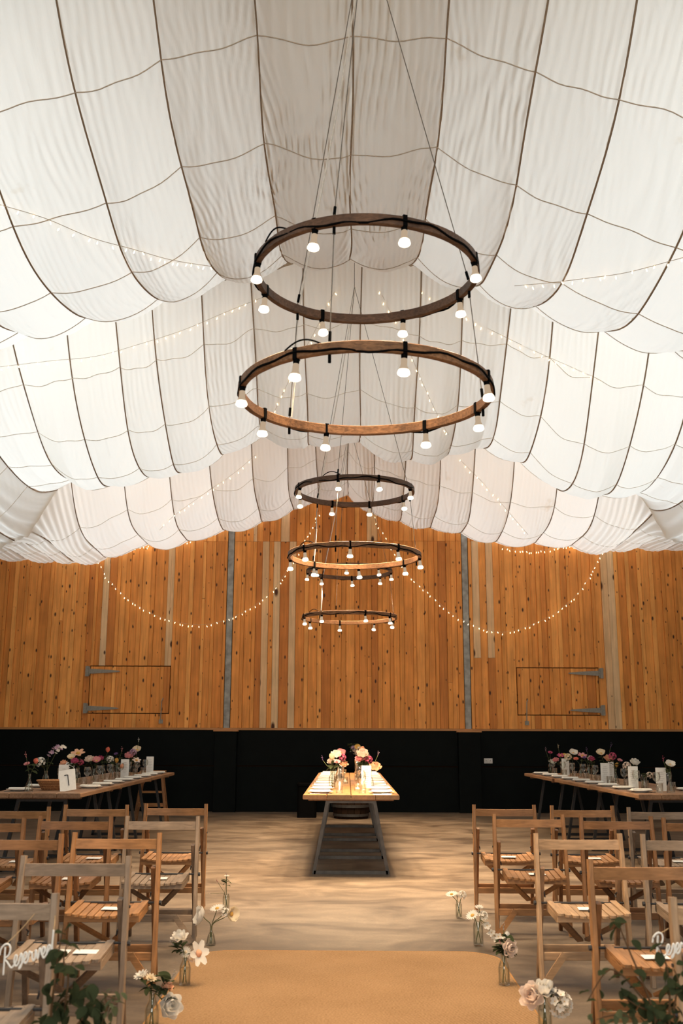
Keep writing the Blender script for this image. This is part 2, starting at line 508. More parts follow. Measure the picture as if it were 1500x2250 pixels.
# ------------------------------------------------------------------ mesh building
class MB:
    def __init__(self):
        self.v, self.f, self.mi = [], [], []

    def add(self, vs, fs, mi=0):
        o = len(self.v)
        self.v += [tuple(p) for p in vs]
        for f in fs:
            self.f.append(tuple(i + o for i in f))
            self.mi.append(mi)
        return self

    def box(self, x0, x1, y0, y1, z0, z1, mi=0):
        return self.add([(x0, y0, z0), (x1, y0, z0), (x1, y1, z0), (x0, y1, z0), (x0, y0, z1), (x1, y0, z1), (x1, y1, z1), (x0, y1, z1)],
                        [(3, 2, 1, 0), (4, 5, 6, 7), (0, 1, 5, 4), (1, 2, 6, 5), (2, 3, 7, 6), (3, 0, 4, 7)], mi)

    def cbox(self, x0, x1, y0, y1, z0, z1, c=0.004, mi=0):
        """box with chamfered long edges along its longest axis"""
        d = [x1 - x0, y1 - y0, z1 - z0]
        a = d.index(max(d))
        b, e = [i for i in range(3) if i != a]
        lo, hi = [x0, y0, z0], [x1, y1, z1]
        prof = [(lo[b] + c, lo[e]), (hi[b] - c, lo[e]), (hi[b], lo[e] + c), (hi[b], hi[e] - c), (hi[b] - c, hi[e]), (lo[b] + c, hi[e]), (lo[b], hi[e] - c), (lo[b], lo[e] + c)]
        vs = []
        for t in (lo[a], hi[a]):
            for p in prof:
                q = [0, 0, 0]
                q[a], q[b], q[e] = t, p[0], p[1]
                vs.append(q)
        fs = [(i, (i + 1) % 8, 8 + (i + 1) % 8, 8 + i) for i in range(8)] + [tuple(range(7, -1, -1)), tuple(range(8, 16))]
        if a == 1:
            fs = [f[::-1] for f in fs]
        return self.add(vs, fs, mi)

    def beam(self, a, b, w, d, up=(0, 1, 0), mi=0, ch=0.0, ends=(0, 0)):
        """bar from a to b, width w across, depth d along 'up'"""
        a, b = Vector(a), Vector(b)
        t = (b - a).normalized()
        u = Vector(up)
        s = t.cross(u).normalized()
        u = s.cross(t).normalized()
        if ch:
            pr = [(-w / 2 + ch, -d / 2), (w / 2 - ch, -d / 2), (w / 2, -d / 2 + ch), (w / 2, d / 2 - ch), (w / 2 - ch, d / 2), (-w / 2 + ch, d / 2), (-w / 2, d / 2 - ch), (-w / 2, -d / 2 + ch)]
        else:
            pr = [(-w / 2, -d / 2), (w / 2, -d / 2), (w / 2, d / 2), (-w / 2, d / 2)]
        n = len(pr)
        vs = [a + s * p[0] + u * p[1] for p in pr] + [b + s * p[0] + u * p[1] for p in pr]
        fs = [(i, (i + 1) % n, n + (i + 1) % n, n + i) for i in range(n)] + [tuple(range(n - 1, -1, -1)), tuple(range(n, 2 * n))]
        return self.add(vs, fs, mi)

    def tube(self, pts, r, n=6, mi=0, cap=True):
        pts = [Vector(p) for p in pts]
        rs = r if isinstance(r, (list, tuple)) else [r] * len(pts)
        prev = None
        vs = []
        for i, p in enumerate(pts):
            t = (pts[min(i + 1, len(pts) - 1)] - pts[max(i - 1, 0)])
            if t.length < 1e-9:
                t = Vector((0, 0, 1))
            t.normalize()
            if prev is None:
                u = t.orthogonal().normalized()
            else:
                u = prev - t * prev.dot(t)
                u = u.normalized() if u.length > 1e-6 else t.orthogonal().normalized()
            prev = u
            w = t.cross(u)
            for k in range(n):
                a = 2 * PI * k / n
                vs.append(p + (u * math.cos(a) + w * math.sin(a)) * rs[i])
        fs = []
        for i in range(len(pts) - 1):
            for k in range(n):
                fs.append((i * n + k, i * n + (k + 1) % n, (i + 1) * n + (k + 1) % n, (i + 1) * n + k))
        if cap:
            fs += [tuple(range(n - 1, -1, -1)), tuple(range((len(pts) - 1) * n, len(pts) * n))]
        return self.add(vs, fs, mi)

    def lathe(self, prof, n=16, c=(0, 0, 0), mi=0):
        vs, fs = [], []
        for (r, z) in prof:
            for k in range(n):
                a = 2 * PI * k / n
                vs.append((c[0] + r * math.cos(a), c[1] + r * math.sin(a), c[2] + z))
        for i in range(len(prof) - 1):
            for k in range(n):
                fs.append((i * n + k, i * n + (k + 1) % n, (i + 1) * n + (k + 1) % n, (i + 1) * n + k))
        if prof[0][0] > 1e-4:
            fs.append(tuple(range(n - 1, -1, -1)))
        if prof[-1][0] > 1e-4:
            fs.append(tuple(range((len(prof) - 1) * n, len(prof) * n)))
        return self.add(vs, fs, mi)

    def mesh(self, name, mats, smooth=False):
        me = bpy.data.meshes.new(name)
        me.from_pydata(self.v, [], self.f)
        if not isinstance(mats, (list, tuple)):
            mats = [mats]
        for m in mats:
            me.materials.append(m)
        if len(mats) > 1:
            me.polygons.foreach_set('material_index', self.mi)
        if smooth:
            me.polygons.foreach_set('use_smooth', [True] * len(me.polygons))
        me.update()
        return me

    def build(self, name, mats, parent=None, smooth=False, **k):
        return obj(name, self.mesh(name, mats, smooth), parent, **k)


def obj(name, me, parent=None, loc=None, rot=None, scale=None, label=None, kind=None):
    o = bpy.data.objects.new(name, me)
    COL.objects.link(o)
    if parent:
        o.parent = parent
    if loc is not None:
        o.location = loc
    if rot is not None:
        o.rotation_euler = rot
    if scale is not None:
        o.scale = (scale,) * 3 if isinstance(scale, (int, float)) else scale
    if label:
        o['label'] = label
    if kind:
        o['kind'] = kind
    return o


def tag(o, label, cat, group=None):
    o['label'] = label
    o['category'] = cat
    if group:
        o['group'] = group
    return o


def thing(name, label, cat, loc=(0, 0, 0), rz=0, group=None):
    o = bpy.data.objects.new(name, None)
    COL.objects.link(o)
    o.empty_display_size = 0.05
    o.location = loc
    o.rotation_euler = (0, 0, rz)
    return tag(o, label, cat, group)


def smooth_path(pts, n=6, closed=False):
    P = [Vector(p) for p in pts]
    out = []
    m = len(P)
    for i in range(m - 1):
        p0, p1, p2, p3 = P[max(i - 1, 0)], P[i], P[i + 1], P[min(i + 2, m - 1)]
        for k in range(n):
            t = k / n
            out.append(0.5 * ((2 * p1) + (p2 - p0) * t + (2 * p0 - 5 * p1 + 4 * p2 - p3) * t * t + (3 * p1 - p0 - 3 * p2 + p3) * t ** 3))
    out.append(P[-1])
    return out


ORD = ['first', 'second', 'third', 'fourth', 'fifth', 'sixth', 'seventh', 'eighth', 'ninth', 'tenth', 'eleventh', 'twelfth']

# ------------------------------------------------------------------ room shell
HX = 6.75        # half width
YB = 18.0        # face of the back wall
YF = -6.0
mb = MB().box(-HX - .2, HX + .2, YF - 3, YB + .4, -0.2, 0.0)
mb.build('floor', M['floor'], kind='structure')
MB().box(-HX - .2, -HX, YF, YB + .4, 0, 5.2).build('wall_left', M['wallside'], kind='structure')
MB().box(HX, HX + .2, YF, YB + .4, 0, 5.2).build('wall_right', M['wallside'], kind='structure')
mb = MB()
for (x0, x1, z0, z1) in ((-HX, -2.4, 0, 5.2), (2.4, HX, 0, 5.2), (-2.4, 2.4, 3.8, 5.2)):  # unseen wall; doorway gap assumed, added for the fill light
    mb.box(x0, x1, YF - .2, YF, z0, z1)
mb.add([(-HX, YF - .1, 5.2), (HX, YF - .1, 5.2), (0, YF - .1, 7.9)], [(0, 1, 2)])
mb.build('wall_front', M['wallside'], kind='structure')
# roof above the drapes (the roof lights sit below its boards)
mb = MB()
for s in (-1, 1):
    mb.add([(0, YF - .3, 8.5), (0, YB + .5, 8.5), (s * 7.1, YB + .5, 6.4), (s * 7.1, YF - .3, 6.4)], [(0, 1, 2, 3)])
    mb.add([(s * 7.1, YF - .3, 6.4), (s * 7.1, YB + .5, 6.4), (s * 6.9, YB + .5, 5.1), (s * 6.9, YF - .3, 5.1)], [(0, 1, 2, 3)])
mb.build('ceiling', M['roof'], kind='structure')

# back wall: boards on a dark backing, black-green dado below
DZ = 1.385      # dado top
wall = MB().box(-HX, HX, YB + .03, YB + .3, 0, 8.4).build('wall_back', M['backing'], kind='structure')


def hole(x0, x1, z0, z1):
    return dict(x0=x0, x1=x1, z0=z0, z1=z1)


def wx(px, py=1400):
    return at_y(px, py, YB).x


def wz(px, py):
    return at_y(px, py, YB).z


HATCH = [hole(wx(197, 1500), wx(377, 1500), wz(290, 1568), wz(290, 1463)), hole(wx(1134, 1500), wx(1315, 1500), wz(1220, 1572), wz(1220, 1467))]
POST = [wx(503), wx(1024)]
hatch_roots = []
for i, h in enumerate(HATCH):
    d = MB().box(h['x0'] + .01, h['x1'] - .01, YB + .022, YB + .03, h['z0'] + .01, h['z1'] - .01).build(f'door_{i + 1}', M['backing'], kind='structure')
    hatch_roots.append(d)
# board layout: wide board + lapping strip
PALE = [(wx(228), 0.11, 2.55, 9), (wx(375), 0.06, 2.55, 9), (wx(581), .12, DZ, 4.75), (wx(606), .12, DZ, 4.75), (wx(641), .12, DZ, 4.75),
        (wx(1047), .125, 2.66, 4.75), (wx(1078), .125, 2.66, 4.75), (wx(1340), .12, DZ, 9), (wx(560, 1180), .3, 4.78, 9), (wx(1000, 1180), .1, 4.78, 9)]
ZT = 7.2
cols = []
x = -HX
rr = random.Random(3)
while x < HX - .01:
    hit = None
    for p in PALE[:8]:
        if abs(x - (p[0] - p[1] / 2)) < .07:
            hit = p
    for px in POST:
        if px - .075 < x < px + .06:
            x = px + .062
    if hit:
        w_ = hit[1]
        cols.append((x, x + w_, 'pale', hit))
    else:
        strip = len(cols) % 2 == 1
        w_ = rr.uniform(.055, .085) if strip else rr.uniform(.105, .165)
        nx_ = [p[0] - p[1] / 2 for p in PALE[:8] if x + .03 < p[0] - p[1] / 2 < x + w_ + .05] + [p - .062 for p in POST if x + .02 < p - .062 < x + w_ + .04] + \
              [h[e] for h in HATCH for e in ('x0', 'x1') if x + .03 < h[e] < x + w_ + .03]
        if nx_:
            w_ = min(nx_) - x
        cols.append((x, min(x + w_, HX), 'strip' if strip else 'board', None))
    x += w_
for (x0, x1, kind, hit) in cols:
    xc = (x0 + x1) / 2
    if any(abs(xc - p) < .055 for p in POST):
        continue
    breaks = [DZ + .035, ZT]
    if abs(xc) < 2.6:
        breaks.insert(1, 4.77 + (0.0 if xc < 0 else .02))
    hh = None
    for k, h in enumerate(HATCH):
        if h['x0'] - .01 < xc < h['x1'] + .01:
            hh = k
            breaks = sorted(breaks + [h['z0'], h['z1']])
    if hit and hit[2] > 2.4 and hh is None and hit[2] > 2.6:
        breaks = sorted(breaks + [hit[2]])
    if kind == 'strip' and rr.random() < .16 and hh is None:
        breaks = sorted(breaks + [rr.uniform(2.0, 4.3)])
    for z0, z1 in zip(breaks, breaks[1:]):
        if z1 - z0 < .02:
            continue
        inh = hh is not None and abs(z0 - HATCH[hh]['z0']) < 1e-6
        proud = .034 if kind == 'strip' else (.02 if kind == 'board' else .04)
        proud += rr.uniform(-.004, .004)
        mat = 'plank_strip' if kind == 'strip' else 'plank'
        if hit and hit[2] <= z0 + .05 and (z0 + z1) / 2 < hit[3]:
            mat = 'plank_pale'
        if z0 > 4.7 and rr.random() < .16:
            mat = 'plank_pale'
        gx = .004 if kind == 'board' else .001
        ex0 = gx + (.012 if inh and abs(x0 - HATCH[hh]['x0']) < .03 else 0)
        ex1 = gx + (.012 if inh and abs(x1 - HATCH[hh]['x1']) < .03 else 0)
        b = MB()
        cz0, cz1 = z0 + (.012 if inh else .002), z1 - (.014 if inh else .002)
        hx, hz = (x1 - x0 - ex0 - ex1) / 2, (cz1 - cz0) / 2
        if kind == 'board':
            hx += .002
        b.cbox(-hx, hx, 0, .03 + proud, -hz, hz, .004)
        b.build('plank', M[mat], hatch_roots[hh] if inh else wall, loc=((x0 + ex0 + x1 - ex1) / 2, YB - proud, (cz0 + cz1) / 2))
# strap hinges and drop bolts on the hatches
for i, h in enumerate(HATCH):
    s = 1 if i == 0 else -1
    xe = h['x0'] if i == 0 else h['x1']
    for zc in (h['z1'] - .10, h['z0'] + .09):
        b = MB()
        b.box(min(xe - s * .01, xe - s * .075), max(xe - s * .01, xe - s * .075), YB - .062, YB - .037, zc - .09, zc + .09)
        vs = [(xe, -.048, zc + .045), (xe + s * .3, -.048, zc + .028), (xe + s * .52, -.048, zc + .012), (xe + s * .55, -.048, zc), (xe + s * .52, -.048, zc - .012), (xe + s * .3, -.048, zc - .028), (xe, -.048, zc - .045)]
        n = len(vs)
        vv = [(p[0], YB - .056, p[2]) for p in vs] + [(p[0], YB - .037, p[2]) for p in vs]
        b.add(vv, [tuple(range(n)), tuple(range(2 * n - 1, n - 1, -1))] + [(k, (k + 1) % n, n + (k + 1) % n, n + k) for k in range(n)])
        b.tube([(xe - s * .005, YB - .06, zc - .075), (xe - s * .005, YB - .06, zc + .075)], .014, 8)
        b.build('strap_hinge', M['hinge'], hatch_roots[i])
    xb = h['x1'] - .13 if i == 0 else h['x0'] + .18
    b = MB()
    b.tube([(xb, YB - .055, h['z0'] + .27), (xb - .02, YB - .075, h['z0'] + .22), (xb - .03, YB - .06, h['z0'] - .12)], .009, 6)
    b.box(xb - .06, xb + .01, YB - .06, YB - .036, h['z0'] - .17, h['z0'] - .1)
    b.build('drop_bolt', M['hinge'], hatch_roots[i])
# galvanised columns let into the boarding
for i, px in enumerate(POST):
    b = MB().box(px - .052, px + .052, YB - .02, YB - .006, DZ + .03, 7.2)
    b.box(px - .006, px + .006, YB - .006, YB + .03, DZ + .03, 7.2)
    b.build(f'trim_{i + 1}', M['steel'], kind='structure')
# dado: panels between two boxed piers, wood capping
mb = MB()
mb.box(-HX, HX, YB - .03, YB + .03, DZ, DZ + .035)
mb.build('trim_3', M['trimwood'], kind='structure')
PIER = [(wx(471, 1690), wx(520, 1690)), (wx(1006, 1690), wx(1055, 1690))]
bays = [(-HX, PIER[0][0]), (PIER[0][1], PIER[1][0]), (PIER[1][1], HX)]
for (a, b_) in bays:
    for (z0, z1) in ((0.0, .765), (.775, DZ)):
        MB().cbox(a + .004, b_ - .004, YB - .012, YB + .03, z0 + .003, z1 - .003, .005).build('dado_panel', M['dado'], wall)
for i, (a, b_) in enumerate(PIER):
    MB().cbox(a, b_, YB - .14, YB + .03, 0, DZ - .025, .006).build('dado_pier', M['dado'], wall)
    MB().cbox(a - .02, b_ + .02, YB - .16, YB + .0, DZ - .025, DZ - .002, .004).build('pier_cap', M['trimwood'], wall)
# wall socket
sx = at_y(1072, 1672, YB)
t = thing('wall_socket', 'white double plug socket on the black dado', 'socket', (sx.x, YB - .013, sx.z))
MB().cbox(-.073, .073, -.012, 0, -.043, .043, .004).build('faceplate', M['china'], t)
for s in (-1, 1):
    b = MB()
    b.box(s * .036 - .004, s * .036 + .004, -.014, -.011, -.002, .012)
    b.box(s * .036 - .016, s * .036 - .009, -.014, -.011, -.024, -.018)
    b.box(s * .036 + .009, s * .036 + .016, -.014, -.011, -.024, -.018)
    b.build('socket_slots', M['ink'], t)
    MB().box(s * .02 - .006, s * .02 + .006, -.016, -.011, .018, .034).build('switch', M['wax'], t)

# ------------------------------------------------------------------ ceiling drapes
rngN = np.random.default_rng(11)
LAT = rngN.random((64, 64))


def vnoise(x, y):
    x, y = np.asarray(x, float), np.asarray(y, float)
    xi, yi = np.floor(x).astype(int), np.floor(y).astype(int)
    fx, fy = x - xi, y - yi
    fx, fy = fx * fx * (3 - 2 * fx), fy * fy * (3 - 2 * fy)
    g = lambda a, b: LAT[a % 64, b % 64]
    return (g(xi, yi) * (1 - fx) + g(xi + 1, yi) * fx) * (1 - fy) + (g(xi, yi + 1) * (1 - fx) + g(xi + 1, yi + 1) * fx) * fy


TR = [0.1, 5.5, 10.9, 15.0, 17.93]
CORDS = {
    0: [-6.7, -5.4, -4, -2.7, -1.35, 0, 1.35, 2.7, 4, 5.4, 6.7],
    1: [-6.7, -6.05, -5.4, -4.75, -4.1, -3.4, -2.72, -1.98, -1.37, -.68, 0.03, .735, 1.38, 1.96, 2.65, 3.35, 4.05, 4.75, 5.4, 6.05, 6.7],
    2: [-6.7, -6.2, -5.65, -5.1, -4.5, -3.9, -3.3, -2.75, -2.3, -1.74, -1.146, -.52, .17, .87, 1.39, 1.94, 2.44, 2.97, 3.55, 4.1, 4.65, 5.15, 5.65, 6.2, 6.7],
    3: [-6.7, -6.2, -5.7, -5.2, -4.85, -4.3, -3.55, -2.85, -2.2, -1.52, -.97, -.5, 0.02, .45, .95, 1.5, 2.05, 2.65, 3.35, 4.0, 4.7, 5.2, 5.7, 6.2, 6.7],
}
SEAMS = {1: (.17, .35, .55, .77), 2: (.11, .27, .45, .66), 3: (.25, .55, .82), 0: ()}


def zt(x, k=1):
    """ridge-to-eaves line of the drape at truss k"""
    a = np.abs(x)
    if k == 3:
        return np.interp(a, [0, 3.2, 4.5, 4.9, 5.4, 6.8], [7.0, 6.08, 5.02, 4.3, 4.08, 4.0]) - .03 * np.exp(-a * 3)
    return np.interp(a, [0, 3.5, 5.0, 5.4, 6.0, 6.8], [7.0, 6.02, 5.19, 4.5, 4.36, 4.28]) - .03 * np.exp(-a * 3)


KX = [-6.5, -5, -4.2, -3.6, -3, -2.4, -1.8, -1.2, -.6, 0, .6, 1.2, 1.8, 2.4, 3, 3.6, 4.2, 5, 6.5]
ADJ = {1: [-.125, -.125, -.125, -.062, .033, .047, .081, -.005, -.147, -.012, -.082, .014, .034, .09, .113, .044, .044, .044, .044],
       2: [-.2, -.35, -.4, -.16, -.122, -.115, -.085, -.337, -.002, .035, .13, .046, -.283, -.211, .032, .012, -.259, -.3, -.2],
       3: [.043, .095, .029, .041, .081, .053, .104, .067, -.047, .061, .033, .055, -.015, .03, .045, .039, .022, .003, .024]}


def zb(x):
    a = np.abs(x)
    z = np.interp(a, [0, .5, 2.2, 3.4, 4.5, 5.0, 6.8], [5.62, 5.42, 4.97, 4.62, 4.40, 4.42, 4.47])
    return z + np.interp(x, [-4.2, -3.8, -3.2, 0, .3, .9, 2.6, 3.6, 4.6, 6.5], [0, .1, 0, 0, -.13, -.2, -.15, .12, .17, .17])


def sag(k, x):
    a = np.abs(x)
    adj = np.interp(x, KX, ADJ[k]) if k else 0
    if k == 2:
        return np.interp(a, [0, 2, 3.3, 4.5, 5.3, 6.8], [1.7, 1.6, 1.5, .95, .4, .2]) + adj
    s = np.interp(a, [0, 2.7, 3.5, 5, 6.8], [1.1, .8, .8, .55, .3])
    if k == 1:
        s = s + np.interp(x, [-4, -3.2, -2, -1.37, -.7, 0, .735, 1.4, 2, 2.65, 3.4, 4.2, 6], [.1, .16, .02, -.1, -.22, 0, -.14, 0, .09, .22, .42, .38, .3]) + adj
    return s


def fz(k, x, y, wr=True):
    """height of drape k at x, y (arrays)"""
    x, y = np.asarray(x, float), np.asarray(y, float)
    c = np.array(CORDS[k])
    i = np.clip(np.searchsorted(c, x, side='right') - 1, 0, len(c) - 2)
    u = np.clip((x - c[i]) / (c[i + 1] - c[i]), 0, 1)
    gw = (c[i + 1] - c[i])
    t = (y - TR[k]) / (TR[k + 1] - TR[k])
    jit = (LAT[(i * 7 + k * 13) % 64, 5] - .5)
    jc = LAT[(i * 7 + k * 13) % 64, 9] * (1 - u) + LAT[((i + 1) * 7 + k * 13) % 64, 9] * u - .5
    belly = 4 * u * (1 - u)
    a = np.abs(x)
    if k < 3:
        par = 4 * t * (1 - t)
        z = (zt(x, k) * (1 - t) + zt(x, k + 1) * t) - (sag(k, x) + .16 * jc) * par
        if k == 2:
            amp = (.05 + .035 * np.sin(PI * np.clip(t, 0, 1)) + .03 * jit) * gw / .65
        else:
            tt = np.clip(t / .8, 0, 1)
            amp = (.012 + (.12 + .05 * jit) * tt ** 1.6) * gw / .65
            amp = amp * np.clip((1 - t) / .15, 0, 1)
        z = z - amp * belly
        fold = np.clip(1 - par * .8, .15, 1)
    else:
        s = np.clip(t / .8, 0, 1)
        z = zb(x) - np.interp(x, KX, ADJ[3]) * s + .06 * (s <= 0) + (zt(x, 3) - zb(x)) * (1 - s) ** 4.2
        lift = np.clip((t - .8) / .2, 0, 1)
        z = z + .12 * lift ** 2 + .05 * jc * s
        z = z - (.03 + .08 * np.sin(PI * np.clip(t, 0, 1)) ** .6) * belly * gw / .6
        fold = np.full_like(x, .55)
    if wr:
        calm = .42 + .58 * np.exp(-(a / 2.6) ** 2)
        n1 = vnoise(x * 1.7 + 31 * k, y * 1.1)
        n2 = vnoise(x * 3.1 + 5, y * 1.9 + 11 * k)
        side = np.where(u < .5, 1, -1)
        mid = np.exp(-(a / 2.2) ** 2)
        ph = 2 * PI * (x / .07 + side * (u * (1 - u)) * (y - TR[k]) * 3.0 + n1 * 1.6 + n2 * .8)
        z = z + np.sin(ph) * (.0012 + .0145 * n2 ** 2) * (fold * .9 + .35 * mid) * calm
        for sd in (1, -1):
            w_ = np.clip(sd * (1 - 2 * u), 0, 1) ** .8
            phd = 2 * PI * (x / .062 - sd * (y - TR[k]) * 3.4 + n2 * 1.5 + n1)
            z = z + np.sin(phd) * w_ * (.001 + .011 * vnoise(x * 2.3 + 9 * sd, y * 1.4 + 3 * k) ** 2) * (.5 + .6 * mid) * calm
        ph2 = 2 * PI * (x / .21 + n2 * 2.5 + side * y * .35)
        z = z + np.sin(ph2) * .006 * (n1 + .2) * calm
        pl = np.clip((a - (3.9 if k == 3 else 4.5)) / .5, 0, 1)
        z = z + pl * np.sin(2 * PI * (x / (.085 if k == 3 else .13) + n1 * .8 + np.sin(y * .7) * .3)) * (.016 if k == 3 else .016)
    return z


def grid_mesh(name, X, Y, Z, mats, smooth=True):
    ny, nx = X.shape
    me = bpy.data.meshes.new(name)
    nv = nx * ny
    co = np.stack([X.ravel(), Y.ravel(), Z.ravel()], 1).astype(np.float32)
    me.vertices.add(nv)
    me.vertices.foreach_set('co', co.ravel())
    a = (np.arange(ny - 1)[:, None] * nx + np.arange(nx - 1)[None, :]).ravel()
    q = np.stack([a, a + 1, a + nx + 1, a + nx], 1).astype(np.int32)
    nf = len(q)
    me.loops.add(nf * 4)
    me.loops.foreach_set('vertex_index', q.ravel())
    me.polygons.add(nf)
    me.polygons.foreach_set('loop_start', np.arange(nf, dtype=np.int32) * 4)
    me.polygons.foreach_set('loop_total', np.full(nf, 4, np.int32))
    me.polygons.foreach_set('use_smooth', np.ones(nf, bool))
    me.materials.append(mats)
    me.update(calc_edges=True)
    me.validate()
    return me


DL = {0: None,
      1: 'great swag of white parachute silk closest overhead, above the largest hoops',
      2: 'middle swag of white parachute silk hanging behind the two largest hoops',
      3: 'short white silk swag that meets the boarded end wall, pleated at its sides'}
for k in (0, 1, 2, 3):
    root = thing('ceiling_drape', DL[k] or 'white parachute silk swag overhead behind the photographed bay', 'drape', (0, TR[k], 0), 0, 'ceiling drapes')
    c = CORDS[k]
    ny = {0: 14, 1: 100, 2: 100, 3: 60}[k]
    dx = {0: .12, 1: .0125, 2: .0125, 3: .0135}[k]
    ys = np.linspace(TR[k] - (.2 if k == 3 else 0), TR[k + 1], ny)
    for i in range(len(c) - 1):
        nx = max(4, int(round((c[i + 1] - c[i]) / dx)) + 1)
        xs = np.linspace(c[i] + 1e-5, c[i + 1] - 1e-5, nx)
        X, Y = np.meshgrid(xs, ys)
        Z = fz(k, X, Y)
        me = grid_mesh('gore_panel', X, Y - TR[k], Z, M['fabric'])
        obj('gore_panel', me, root)
    if k == 0:
        continue
    yy = np.linspace(TR[k] + .01, TR[k + 1] - .02, 46)
    for xc in c[1:-1]:
        zz = fz(k, np.full_like(yy, xc), yy, wr=False) - .006
        wob = .012 * np.sin(yy * 3 + xc * 7)
        MB().tube([(xc + w2, y2 - TR[k], z2) for y2, z2, w2 in zip(yy, zz, wob)], .0085 if k == 1 else .0095, 4, cap=False).build('drape_cord', M['cordm'], root, True)
    for ts in SEAMS[k]:
        for i in range(len(c) - 1):
            xs = np.linspace(c[i], c[i + 1], 12)
            dr = .012 * np.sin(np.linspace(0, 9, 12) + i) + (LAT[i, k] - .5) * .1
            ys_ = TR[k] + (TR[k + 1] - TR[k]) * ts + dr * np.sin(np.linspace(0, PI, 12))
            zz = fz(k, xs, ys_, wr=False) - .008
            MB().tube([(a_, b_ - TR[k], c_) for a_, b_, c_ in zip(xs, ys_, zz)], .0045, 4, cap=False).build('cross_seam', M['seam' if k == 1 else 'seam_pale'], root, True)


def under_drape(px, py, gap=.035, ymin=5.6, ymax=17.9):
    d = ray(px, py)
    best = None
    y = ymin
    while y < ymax:
        p = CAMP + d * (y / d.y)
        k = 1 if y < TR[2] else 2 if y < TR[3] else 3
        if p.z > float(fz(k, p.x, y, False)) - gap:
            return p
        y += .03
    return None


# ------------------------------------------------------------------ chandeliers: two hoops on three wires
def bulb_mesh():
    b = MB()
    b.lathe([(.013, 0), (.0155, -.006), (.0155, -.028), (.0165, -.036), (.025, -.056)], 14, mi=1)
    b.lathe([(.025, -.056), (.0295, -.066), (.031, -.073), (.030, -.079), (.022, -.0855), (.0, -.089)], 14, mi=0)
    return b.mesh('bulb', [M['bulb'], M['neck']], True)


BULB = bulb_mesh()
HOLD = MB().lathe([(.015, .012), (.016, 0), (.015, -.012), (.0135, -.016)], 10).mesh('lamp_holder', M['black'], True)


def arc(r, z, n, a0=0, a1=2 * PI):
    return [(r * math.cos(a0 + (a1 - a0) * i / n), r * math.sin(a0 + (a1 - a0) * i / n), z) for i in range(n + 1)]


def hoop(Rr, z, h=.056, th=.03, n=72, name='hoop', seed=0, mat='hoop', parent=None):
    rn = random.Random(seed)
    b = MB()
    vs, fs = [], []
    for i in range(n):
        a = 2 * PI * i / n
        rj = Rr + .004 * math.sin(3 * a + seed) + rn.uniform(-.0012, .0012)
        zj = z + .003 * math.sin(2 * a + seed)
        for (dr, dz) in ((-th / 2, -h / 2 + .004), (-th / 2 + .004, -h / 2), (th / 2 - .004, -h / 2), (th / 2, -h / 2 + .004), (th / 2, h / 2 - .004), (th / 2 - .004, h / 2), (-th / 2 + .004, h / 2), (-th / 2, h / 2 - .004)):
            vs.append(((rj + dr) * math.cos(a), (rj + dr) * math.sin(a), zj + dz))
    for i in range(n):
        for k in range(8):
            j = (i + 1) % n
            fs.append((i * 8 + k, j * 8 + k, j * 8 + (k + 1) % 8, i * 8 + (k + 1) % 8))
    b.add(vs, fs)
    return b.build(name, M[mat], parent)


